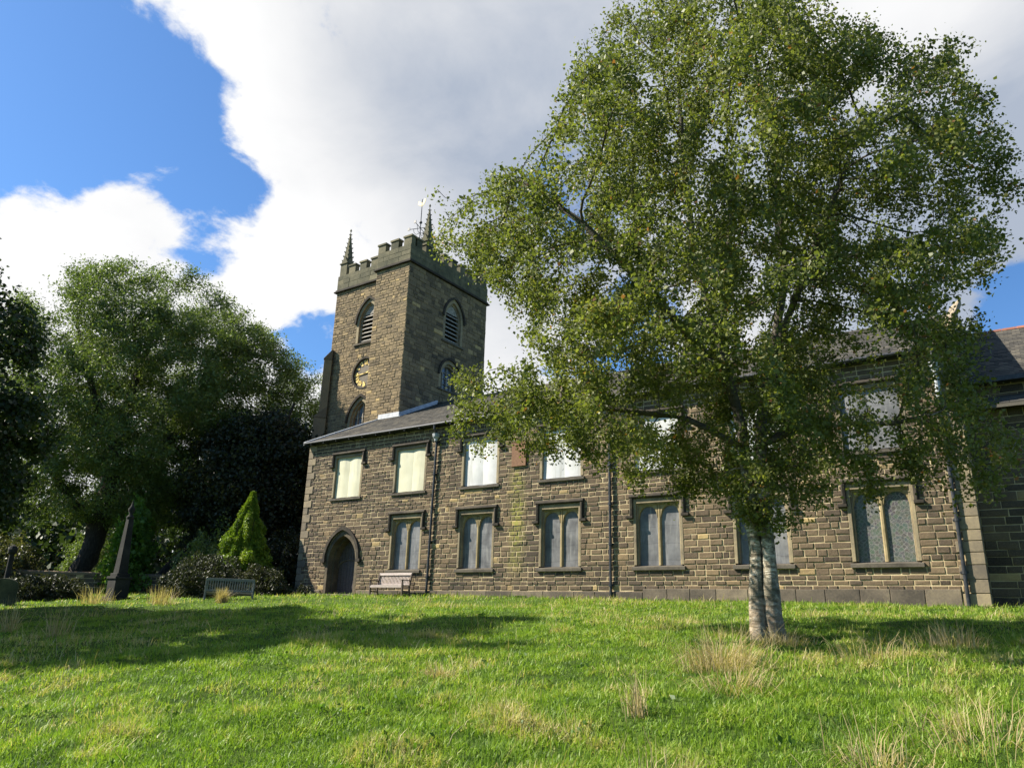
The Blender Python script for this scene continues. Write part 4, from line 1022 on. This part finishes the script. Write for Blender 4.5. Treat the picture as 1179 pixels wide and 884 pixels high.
# stem radii
fixed = {}
lo, R_, kids = limbs('limbs', N, Pa, .0058, 2.35, M['birchbark'], None, seg=8, wob=0)
bpy.data.objects.remove(lo)
mx = max(R_[:3]); 
fix = {}
for i in range(ns):
    if N[i].z < 4.4 and abs((N[i] - Vector((BX, BY, 0))).dot(rv)) < .6:
        z = N[i].z; fix[i] = float(np.interp(z, [BZ, BZ + .12, BZ + .38, .6, 1.5, 3, 4.4], [.30, .22, .145, .115, .103, .095, .08]))
lo, R_, kids = limbs('trunk', N, Pa, .0056, 2.12, M['birchbark'], None, fixed=fix, seg=10, wob=.5)
lo.parent = bt; lo.matrix_parent_inverse = Matrix.Translation((-BX, -BY, -BZ))
fin_ = [i for i in range(len(N)) if R_[i] < .022]
P_, cidx = scatter_leaves(N, R_, .018, 315000, .10, 3, .13, 1.9, 1.7)
# clusters of leaf colour: each twig end has its own hue
fr_ = np.array([noise.noise(N[i] * .9) for i in range(len(N)) if R_[i] < .018])
tn = np.clip(nr.beta(2.4, 3.0, len(P_)) * .8 + .10 + .28 * fr_[cidx] + (nr.random(len(P_)) < .02) * .5, 0, 1)
lf = leaves('crown', P_, .062, .72, M['birchleaf'], None, .35, .35, tn, 4)
lf.parent = bt; lf.matrix_parent_inverse = Matrix.Translation((-BX, -BY, -BZ))
# epicormic tuft round the trunk
print('birch nodes', len(N), 'R0', R_[0])

def big_tree(name, label, base, trunks, env, natt, step, kill, nleaf, lsize, lmat, bmat, rtip, sig, cat='tree', seed=1, lthr=.03, cl=-.05, f=.3, aspect=.6, lf_droop=.2, r0=None, expo=2.3, group=None):
    """env: list of (z, cx offset, cy offset, radius along right, radius along depth) from the base"""
    R1 = random.Random(seed); B = Vector(base); t = thing(name, label, cat, base, group)
    fh = Vector((base[0], base[1], 0)).normalized(); rr = Vector((fh.y, -fh.x, 0))
    zs_ = [e[0] for e in env]; att = []
    while len(att) < natt:
        z = R1.uniform(zs_[0], zs_[-1]); c1, c2, ra, rb = [float(np.interp(z, zs_, [e[i] for e in env])) for i in (1, 2, 3, 4)]
        if R1.random() > ra * rb / 60.: continue
        a = R1.uniform(0, 6.283); q = R1.random() ** .36
        p = B + rr * (c1 + ra * q * math.cos(a)) + fh * (c2 + rb * q * math.sin(a)) + Vector((0, 0, z))
        if clump_noise(p + Vector((seed * 7, 0, 0)), f) < cl: continue
        att.append(p)
    seeds = []; fix = {}
    for pts in trunks:
        P_ = [B + rr * a + fh * b + Vector((0, 0, z)) for a, b, z, _ in pts]
        par = -1
        if seeds and pts[0][2] > .6: par = min(range(len(seeds)), key=lambda i: (seeds[i][0] - P_[0]).length)
        s0 = len(seeds); seedline(seeds, par, P_, step * 1.2)
        zz_ = [q[2] + base[2] for q in pts]; rr_ = [q[3] for q in pts]
        dist = [0]; 
        for a, b in zip(P_, P_[1:]): dist.append(dist[-1] + (b - a).length)
        run = 0; prev = P_[0]
        for i in range(s0, len(seeds)):
            run += (seeds[i][0] - prev).length; prev = seeds[i][0]; fix[i] = float(np.interp(run, dist, rr_))
    N, Pa = colonize(seeds, att, step, kill, step * 9, 90)
    lo, R_, kids = limbs('trunk', N, Pa, rtip, expo, bmat, None, fixed=fix, seg=7, wob=.5)
    lo.parent = t; lo.matrix_parent_inverse = Matrix.Translation(-B)
    P_, ci = scatter_leaves(N, R_, lthr, nleaf, sig, seed, lf_droop)
    fr_ = np.array([noise.noise(N[i] * .5) for i in range(len(N)) if R_[i] < lthr])
    r = np.random.default_rng(seed); tn = np.clip(r.beta(2.2, 2.4, nleaf) * .8 + .1 + .3 * fr_[ci], 0, 1)
    lf = leaves('crown', P_, lsize, aspect, lmat, None, .4, .2, tn, seed + 50)
    lf.parent = t; lf.matrix_parent_inverse = Matrix.Translation(-B)
    print(name, len(N)); return t, N, R_
zt = lambda x, y: gz(x, y) - .15
# broad pale-leaved tree
big_tree('ash_tree', 'broad feathery pale green tree with a dark forked trunk left of the church', (-46.5, 23.3, zt(-46.5, 23.3)),
         [[(-.5, 0, 0, .85), (-.3, 0, 1.4, .62), (.1, 0, 3.8, .55), (.3, 0, 6.2, .5), (.2, .3, 9.2, .36), (.6, .2, 13, .24), (1.4, 0, 18, .08)],
          [(.1, 0, 4, .3), (-1.8, .2, 5.6, .26), (-3.8, .3, 8.5, .18), (-5, 0, 13, .07)], [(.3, 0, 7.6, .34), (2.6, -.6, 9, .28), (5.2, -.5, 12, .18), (7, 0, 15.5, .06)], [(.2, .3, 9, .28), (-1.4, -1.5, 11.5, .22), (-3, -2, 15.5, .08)]],
         [(4.2, 0, 0, 4.2, 3.4), (5.4, 1, 0, 7.0, 5.5), (8.3, 1.8, 0, 9.2, 7), (11.8, 2.4, 0, 10.0, 7.2), (15, 2.1, 0, 9.8, 7), (17.2, 1.4, 0, 8.0, 6), (19.3, .8, 0, 5.6, 4.2), (21.2, .6, 0, 2.4, 2.0)],
         4200, .45, .5, 340000, .17, M['ashleaf'], M['bark'], .012, .30, seed=3, lthr=.04, cl=-.2, f=.28, aspect=.42)
# second trunk behind
big_tree('ash_tree', 'thick grey trunked tree standing just behind the forked trunk and the obelisk', (-50.5, 28.4, zt(-50.5, 28.4)),
         [[(0, 0, 0, .75), (.1, 0, 3, .62), (.5, 0, 6, .45), (.4, .3, 9, .25), (.2, 0, 13, .1)]],
         [(4, 0, 0, 2.5, 2.5), (6, 0, 0, 5, 4.5), (10, 0, 0, 6.5, 5.5), (14, 0, 0, 5, 4.5), (17, 0, 0, 2, 2)], 900, .55, .6, 45000, .18, M['ashleaf'], M['bark'], .015, .38, seed=8, lthr=.05, cl=-.1, f=.28, aspect=.5)
# dark tree next to the church
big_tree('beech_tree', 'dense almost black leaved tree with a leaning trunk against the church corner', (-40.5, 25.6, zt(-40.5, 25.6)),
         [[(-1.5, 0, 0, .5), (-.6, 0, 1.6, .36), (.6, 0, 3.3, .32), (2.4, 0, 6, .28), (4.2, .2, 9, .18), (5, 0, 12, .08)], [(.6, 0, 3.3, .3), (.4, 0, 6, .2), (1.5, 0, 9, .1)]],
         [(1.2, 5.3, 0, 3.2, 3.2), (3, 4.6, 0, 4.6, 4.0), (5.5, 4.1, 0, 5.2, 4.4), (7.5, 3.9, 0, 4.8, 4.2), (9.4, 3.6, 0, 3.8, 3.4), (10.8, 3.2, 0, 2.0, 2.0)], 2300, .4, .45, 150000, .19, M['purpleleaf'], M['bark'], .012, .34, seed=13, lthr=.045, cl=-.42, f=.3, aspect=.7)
# lighter tree seen between it and the tower
big_tree('ash_tree', 'distant feathery tree showing between the dark tree and the tower', (-47.0, 37.5, zt(-47, 37.5)),
         [[(0, 0, 0, .4), (0, 0, 6, .3), (.2, 0, 12, .15), (.1, 0, 16, .05)]], [(5, 0, 0, 3, 3), (9, 0, 0, 4.2, 4), (13, 0, 0, 3.6, 3.4), (16, .2, 0, 2.6, 2.4), (18.6, .2, 0, 1.0, 1)], 700, .5, .55, 26000, .17, M['ashleaf'], M['bark'], .014, .36, seed=17, lthr=.05, cl=-.05, f=.4, aspect=.4)
# large dark tree at the left edge, and another out of frame that shades the lawn
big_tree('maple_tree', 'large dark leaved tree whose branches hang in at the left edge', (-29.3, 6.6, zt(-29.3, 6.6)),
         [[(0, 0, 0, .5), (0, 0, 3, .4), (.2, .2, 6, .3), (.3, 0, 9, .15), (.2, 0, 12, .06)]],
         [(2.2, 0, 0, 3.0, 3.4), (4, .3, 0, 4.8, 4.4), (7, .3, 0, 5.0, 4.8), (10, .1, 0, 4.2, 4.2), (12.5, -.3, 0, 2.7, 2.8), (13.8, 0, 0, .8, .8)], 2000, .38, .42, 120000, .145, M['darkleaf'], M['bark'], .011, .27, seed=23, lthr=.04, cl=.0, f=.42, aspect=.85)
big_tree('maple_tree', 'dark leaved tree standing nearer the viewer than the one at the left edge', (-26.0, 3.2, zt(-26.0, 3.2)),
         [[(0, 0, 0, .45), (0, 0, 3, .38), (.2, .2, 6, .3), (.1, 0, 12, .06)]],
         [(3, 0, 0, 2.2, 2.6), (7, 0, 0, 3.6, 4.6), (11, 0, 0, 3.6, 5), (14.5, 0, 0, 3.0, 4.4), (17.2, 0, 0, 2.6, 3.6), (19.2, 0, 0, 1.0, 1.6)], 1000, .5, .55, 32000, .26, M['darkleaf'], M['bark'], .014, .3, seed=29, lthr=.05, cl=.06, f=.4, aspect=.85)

# ------------------------------------------------------------------ shrubs
def shrub(name, label, cat, c, rad, n_, size, m, aspect=.6, seed=1, lump=.28, stems=7, up=.3, group=None, cone=False):
    r = np.random.default_rng(seed); R1 = random.Random(seed); c = Vector(c); t = thing(name, label, cat, c, group)
    pts = []; tn = []
    while len(pts) < n_:
        d = Vector((r.normal(), r.normal(), r.normal())).normalized()
        if cone:
            z = r.random() ** 1.0; w_ = min(1., (1 - z) * 1.25 + .04) * (1 - .25 * max(0, .2 - z) / .2) if z > .12 else 1 * (.78 + z * 1.5)
            a = r.uniform(0, 6.283); k_ = 1 + lump * noise.noise(Vector((math.cos(a) * 2.2, math.sin(a) * 2.2, z * 7 + seed))) + .12 * noise.noise(Vector((math.cos(a) * 6, math.sin(a) * 6, z * 20)))
            q = r.random() ** .12
            p = Vector((math.cos(a) * rad[0] * w_ * k_ * q, math.sin(a) * rad[1] * w_ * k_ * q, z * rad[2]))
            tn.append(.5 + .5 * noise.noise(Vector((math.cos(a) * 5, math.sin(a) * 5, z * 14))) + r.normal() * .12)
        else:
            if d.z < -.15: continue
            k_ = 1 + lump * (noise.noise(d * 2.1 + Vector((seed, 0, 0))) + .6 * noise.noise(d * 5. + Vector((0, seed, 0)))); q = r.random() ** .22
            p = Vector((d.x * rad[0], d.y * rad[1], max(-.02, d.z) * rad[2])) * k_ * q
            tn.append(.5 + .6 * noise.noise(p * 2.5) + r.normal() * .18)
        pts.append(c + p)
    st = MB()
    for i in range(stems):
        a = R1.uniform(0, 6.283); q = R1.uniform(.3, .75)
        if cone and i == 0: a, q = 0, 0
        e = Vector((math.cos(a) * rad[0] * q, math.sin(a) * rad[1] * q, rad[2] * (.8 if q < .1 else R1.uniform(.45, .75))))
        st.tube([(0, 0, -.05), e * .5 + Vector((0, 0, .1)), e], [.05, .03, .01], 5)
    st.build('stem', M['bark'], t)
    lf = leaves('foliage', np.array([tuple(p) for p in pts]), size, aspect, m, None, up, 0., np.clip(tn, 0, 1), seed + 9)
    lf.parent = t; lf.matrix_parent_inverse = Matrix.Translation(-c); return t
def S(name, label, x, y, rad, n_, size, m, **kw): return shrub(name, label, kw.pop('cat', 'shrub'), (x, y, gz(x, y) - .05), rad, n_, size, m, **kw)
S('conifer', 'bright golden green cone shaped conifer beside the church corner', -32.3, 23.6, (1.32, 1.32, 5.0), 42000, .14, M['conifer'], cat='tree', seed=5, cone=True, aspect=.42, lump=.75)
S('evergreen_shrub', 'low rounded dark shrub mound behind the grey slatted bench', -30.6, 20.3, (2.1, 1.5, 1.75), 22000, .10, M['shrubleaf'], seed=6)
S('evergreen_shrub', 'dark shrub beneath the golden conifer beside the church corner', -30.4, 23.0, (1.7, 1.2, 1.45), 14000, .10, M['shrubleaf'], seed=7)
S('rose_bush', 'loose arching bush with pale leaves between the leaning trunk and the golden conifer', -35.0, 23.6, (2.0, 1.6, 3.0), 13000, .13, M['ashleaf'], seed=8, lump=.6)
S('sapling', 'bright green young sycamore growing by the obelisk', -40.3, 22.3, (1.3, 1.2, 4.6), 9000, .19, M['brightleaf'], seed=9, lump=.5, aspect=.85)
S('hawthorn', 'olive brown rounded bush left of the forked trunk', -47.5, 18.3, (4.2, 2.6, 3.6), 30000, .15, M['oliveleaf'], seed=10, lump=.35)
S('hawthorn', 'greyish green bush right beside the forked trunk', -51.5, 26.4, (2.8, 2.2, 4.0), 16000, .15, M['ashleaf'], seed=14, lump=.4)
S('hawthorn', 'yellowish bush beyond the boundary wall behind the leaning trunk', -41.0, 27.4, (3.2, 2.2, 2.9), 18000, .15, M['oliveleaf'], seed=15, lump=.4)
S('hedge_shrub', 'long dark clipped shrub on the shaded ground right of the gravestone', -35.9, 15.9, (1.3, 2.4, 1.15), 18000, .10, M['shrubleaf'], seed=16, lump=.2)
S('hedge_shrub', 'dark ivy mound at the foot of the forked trunk', -37.4, 17.6, (1.4, 1.4, 1.0), 10000, .10, M['shrubleaf'], seed=18, lump=.3)
S('evergreen_shrub', 'dark tall shrub hard against the west corner of the church', -32.6, 26.4, (1.6, 1.4, 3.4), 14000, .14, M['purpleleaf'], seed=19, lump=.4)
S('bramble', 'low sprawling bramble at the foot of the church corner left of the door', -28.9, 24.5, (.75, .35, .5), 2200, .06, M['shrubleaf'], cat='bush', seed=20, lump=.7, stems=4)
# far wood behind everything, one mass
r = np.random.default_rng(77); pts = []; tn = []
for i in range(34):
    a = math.radians(-88 + i * 2.2); R0 = r.uniform(74, 95); cx_, cy_ = R0 * math.sin(a), R0 * math.cos(a); h = r.uniform(6.0, 10); rr_ = r.uniform(4.5, 7)
    n_ = 2800; d = r.normal(size=(n_, 3)); d /= np.linalg.norm(d, axis=1)[:, None]; d *= (r.random(n_) ** .25)[:, None]; lum = 1 + .25 * np.sin(d[:, :1] * 5 + i) * np.cos(d[:, 2:3] * 6)
    p = d * np.array([rr_, rr_, h * .55]) * lum + np.array([cx_, cy_, h * .45 + .3]); pts.append(p)
pts = np.concatenate(pts); o = leaves('wood', pts, .6, .7, M['darkleaf'], None, .3, 0, None, 5); o['kind'] = 'stuff'; o['label'] = 'distant belt of woodland beyond the churchyard'; o['category'] = 'woodland'

# ------------------------------------------------------------------ grass
def in_view(n_, d0, d1, r, a0=-82, a1=26):
    d = np.sqrt(r.uniform(d0 ** 2, d1 ** 2, n_)); a = np.radians(r.uniform(a0, a1, n_)); return d * np.sin(a), d * np.cos(a), d
_gt = {}
def gz_fast(X, Y):
    # bilinear lookup in a fine grid of the ground function
    if 'g' not in _gt:
        gx = np.arange(-75, 26, .3); gy = np.arange(-2, 62, .3); _gt['g'] = (gx, gy, np.array([[gz(a, b) for a in gx] for b in gy]))
    gx, gy, Z = _gt['g']; i = np.clip((X - gx[0]) / .3, 0, len(gx) - 2.001); j = np.clip((Y - gy[0]) / .3, 0, len(gy) - 2.001)
    i0, j0 = i.astype(int), j.astype(int); fi, fj = i - i0, j - j0
    return Z[j0, i0] * (1 - fi) * (1 - fj) + Z[j0, i0 + 1] * fi * (1 - fj) + Z[j0 + 1, i0] * (1 - fi) * fj + Z[j0 + 1, i0 + 1] * fi * fj
def nfield(X, Y, f, seed):
    key = ('n', f, seed)
    if key not in _gt:
        s = .35 / f if f > .35 else .5; s = max(s, .12); gx = np.arange(-75, 26, s); gy = np.arange(-2, 62, s)
        _gt[key] = (gx, gy, s, np.array([[noise.noise(Vector((a * f, b * f, seed))) for a in gx] for b in gy]))
    gx, gy, s, Z = _gt[key]; i = np.clip((X - gx[0]) / s, 0, len(gx) - 2).astype(int); j = np.clip((Y - gy[0]) / s, 0, len(gy) - 2).astype(int); return Z[j, i]
def blades(X, Y, L, W, lean, azim, tone, name, material, zoff=0., curve=.6, parent=None):
    n_ = len(X); Z = gz_fast(X, Y) + zoff - .01
    B = np.stack([X, Y, Z], 1); dx, dy = np.cos(azim), np.sin(azim); D = np.stack([dx, dy, np.zeros(n_)], 1); Sd = np.stack([-dy, dx, np.zeros(n_)], 1)
    r = np.random.default_rng(len(X)); tw = r.uniform(-1.2, 1.2, n_); c, s = np.cos(tw)[:, None], np.sin(tw)[:, None]; Sd = Sd * c + D * s
    up = np.array([0, 0, 1.]); l = lean[:, None]; L_ = L[:, None]; W_ = W[:, None]
    m1 = B + up * L_ * .5 * np.cos(l * .6) + D * L_ * .5 * np.sin(l * .6)
    tip = m1 + up * L_ * .5 * np.cos(l * (1 + curve)) + D * L_ * .5 * np.sin(l * (1 + curve))
    V = np.stack([B - Sd * W_ * .5, B + Sd * W_ * .5, m1 + Sd * W_ * .42, m1 - Sd * W_ * .42, tip + Sd * W_ * .08, tip - Sd * W_ * .08], 1)
    b = np.arange(n_)[:, None] * 6; F = np.concatenate([b + np.array([[0, 1, 2, 3]]), b + np.array([[3, 2, 4, 5]])], 1).reshape(-1, 4)
    return fastmesh(name, V.reshape(-1, 3), F, np.repeat(tone, 2), material, parent)
r = np.random.default_rng(5); Xs = []; Ys = []; Ds = []
for d0, d1, n_ in ((3.0, 5.5, 170000), (5.5, 9, 215000), (9, 15, 205000), (15, 25, 170000), (25, 48, 140000)):
    x, y, d = in_view(n_, d0, d1, r); Xs.append(x); Ys.append(y); Ds.append(d)
X, Y, D = np.concatenate(Xs), np.concatenate(Ys), np.concatenate(Ds)
ok = (Y < 24.85) | (X < -31); ok &= (Y < 50); X, Y, D = X[ok], Y[ok], D[ok]
n1_ = nfield(X, Y, .35, 2.); n2_ = nfield(X, Y, 1.4, 9.); n3_ = nfield(X, Y, 3.2, 5.)
# clump the blades
keep = r.random(len(X)) < np.clip(.8 + n3_ * 1.1, .3, 1); X, Y, D, n1_, n2_, n3_ = [q[keep] for q in (X, Y, D, n1_, n2_, n3_)]
n_ = len(X)
L = (.045 + .045 * np.clip(n2_ + .1, 0, 1) + .05 * np.clip(n3_, 0, 1) + .035 * np.clip(n1_ + .1, 0, 1)) * r.uniform(.5, 1.6, n_) * (1 + D * .014); L = np.where(Y > 23.9, L * 1.5, np.where(Y > 21, L * 1.15, L))
W = (.0042 + D * .00062) * r.uniform(.7, 1.3, n_)
flow = nfield(X, Y, 1.4, 31.) * 11 + r.normal(size=n_) * 1.6
lean = np.clip(r.normal(.72, .40, n_) + .3 * n3_, .03, 1.45)
dry = np.clip(n1_ * 1.0 + n2_ * .9 - .22, 0, 1)
tn = np.clip(.47 + .5 * n2_ + .35 * n1_ + .45 * n3_ + r.normal(size=n_) * .13 + (r.random(n_) < (.04 + dry * .55)) * .42, 0, 1)
o = blades(X, Y, L, W, lean, flow, tn, 'grass', M['grass']); o['kind'] = 'stuff'; o['label'] = 'rough green churchyard grass covering the slope'; o['category'] = 'grass'
# scattered straw stalks
n_ = 9000; x, y, d = in_view(n_, 3, 30, r); m_ = (y < 24.8) & (nfield(x, y, .35, 2.) + .7 * nfield(x, y, 1.4, 9.) + r.normal(size=n_) * .15 > .12) & (d * 0 + r.random(n_) < 1); x, y, d = x[m_], y[m_], d[m_]
o = blades(x, y, r.uniform(.15, .38, len(x)), .0028 + d * .00035, np.clip(r.normal(.8, .35, len(x)), .1, 1.4), nfield(x, y, 1.4, 31.) * 9 + r.normal(size=len(x)) * .9, r.random(len(x)), 'straw_stalks', M['straw'], curve=.4)
o['kind'] = 'stuff'; o['label'] = 'loose bleached straw stalks scattered through the green grass'; o['category'] = 'dry grass'
# dry tussocks one can count
def tussock(x, y, n_, Lm, spread, label, leanm=.8, az=None, seed=0, tmin=0.):
    r = np.random.default_rng(seed + 900); t = thing('grass_tussock', label, 'grass tuft', (x, y, gz(x, y)), 'tufts of tall dry grass on the lawn')
    X = x + r.normal(size=n_) * spread; Y = y + r.normal(size=n_) * spread; d = math.hypot(x, y)
    azs = np.arctan2(Y - y, X - x) + r.normal(size=n_) * .6 if az is None else r.normal(az, .7, n_)
    o = blades(X, Y, r.uniform(.5, 1.25, n_) * Lm, np.full(n_, .0030 + d * .0004), np.clip(r.normal(leanm, .42, n_), .05, 1.45), azs, np.clip(r.beta(2, 2, n_) + tmin, 0, 1), 'stalks', M['straw'], curve=.5)
    o.parent = t; o.matrix_parent_inverse = Matrix.Translation((-x, -y, -gz(x, y)))
TU = [(830, 772, 9.9, 420, .55, .17, 'widest straw coloured tussock on the grass left of the birch trunk', .85, None), (845, 800, 8.6, 130, .42, .13, 'sparse flattened straw tuft just below the widest tussock', 1.15, None),
      (735, 825, 7.6, 70, .42, .04, 'narrow sheaf of straw leaning left in the foreground lawn', .5, 2.6), (60, 752, 19, 60, .65, .10, 'upright dry tuft on the shaded lawn below the hedge', .25, None),
      (1100, 738, 12.6, 160, .40, .16, 'brownish tuft at the far right near the wing', .7, None), (110, 694, 33, 120, .65, .22, 'pale tuft at the foot of the forked trunk', .35, None),
      (185, 695, 31, 130, .6, .20, 'pale tuft by the leaning trunk left of the grey bench', .4, None), (1000, 760, 10.8, 110, .36, .20, 'thin dry tuft on the sunlit grass right of the birch', .8, None),
      (505, 800, 10, 150, .22, .08, 'short dry tuft in the middle of the foreground lawn', 1.0, None), (1135, 835, 6.9, 130, .42, .22, 'loose pale stalks at the bottom right corner of the lawn', .95, None), (1010, 862, 6.1, 110, .34, .11, 'arching seed stalks low in the foreground right of the middle', .9, None),
      (745, 872, 5.7, 70, .34, .14, 'thin stalks at the very bottom of the picture below the sheaf', .6, None), (8, 735, 21, 60, .7, .08, 'upright stalks at the left edge of the shaded lawn', .3, None), (320, 868, 5.2, 70, .24, .14, 'short pale stalks in the near foreground left of centre', .8, None), (255, 692, 31, 240, .5, .07, 'thin buff tuft right in front of the grey slatted bench', .3, None), (900, 742, 12.2, 260, .3, .15, 'ring of dry grass round the foot of the birch', .9, None)]
for i, (px, py, dd, n_, Lm, sp, lb, lm, az) in enumerate(TU):
    v = pxdir(px, py); hn = math.hypot(v.x, v.y); tussock(v.x / hn * dd, v.y / hn * dd, int(n_ * 1.3), Lm, sp * 1.25, lb, lm, az, i)
# broad-leaved weeds among the grass
n_ = 2600; x, y, d = in_view(n_, 3.2, 22, r); m_ = (nfield(x, y, 1.4, 44.) > .22) & (y < 24.5); x, y = x[m_], y[m_]
wx = r.uniform(-29.5, -1.6, 420); wx = wx[(np.abs(wx + 27) > 1.2) & (nfield(wx, wx * 0 + 24.7, 1.4, 3.) > -.15)]; x = np.concatenate([x, wx]); y = np.concatenate([y, 24.78 + 0 * wx])
P_ = np.repeat(np.stack([x, y, gz_fast(x, y) + .05], 1), 9, 0); P_ += r.normal(size=P_.shape) * np.array([.045, .045, .02])
o = leaves('weeds', P_, .055, .55, M['brightleaf'], None, 1.5, 0, r.random(len(P_)) * .35, 66); o['kind'] = 'stuff'; o['label'] = 'low broad leaved weeds scattered through the grass'; o['category'] = 'weeds'
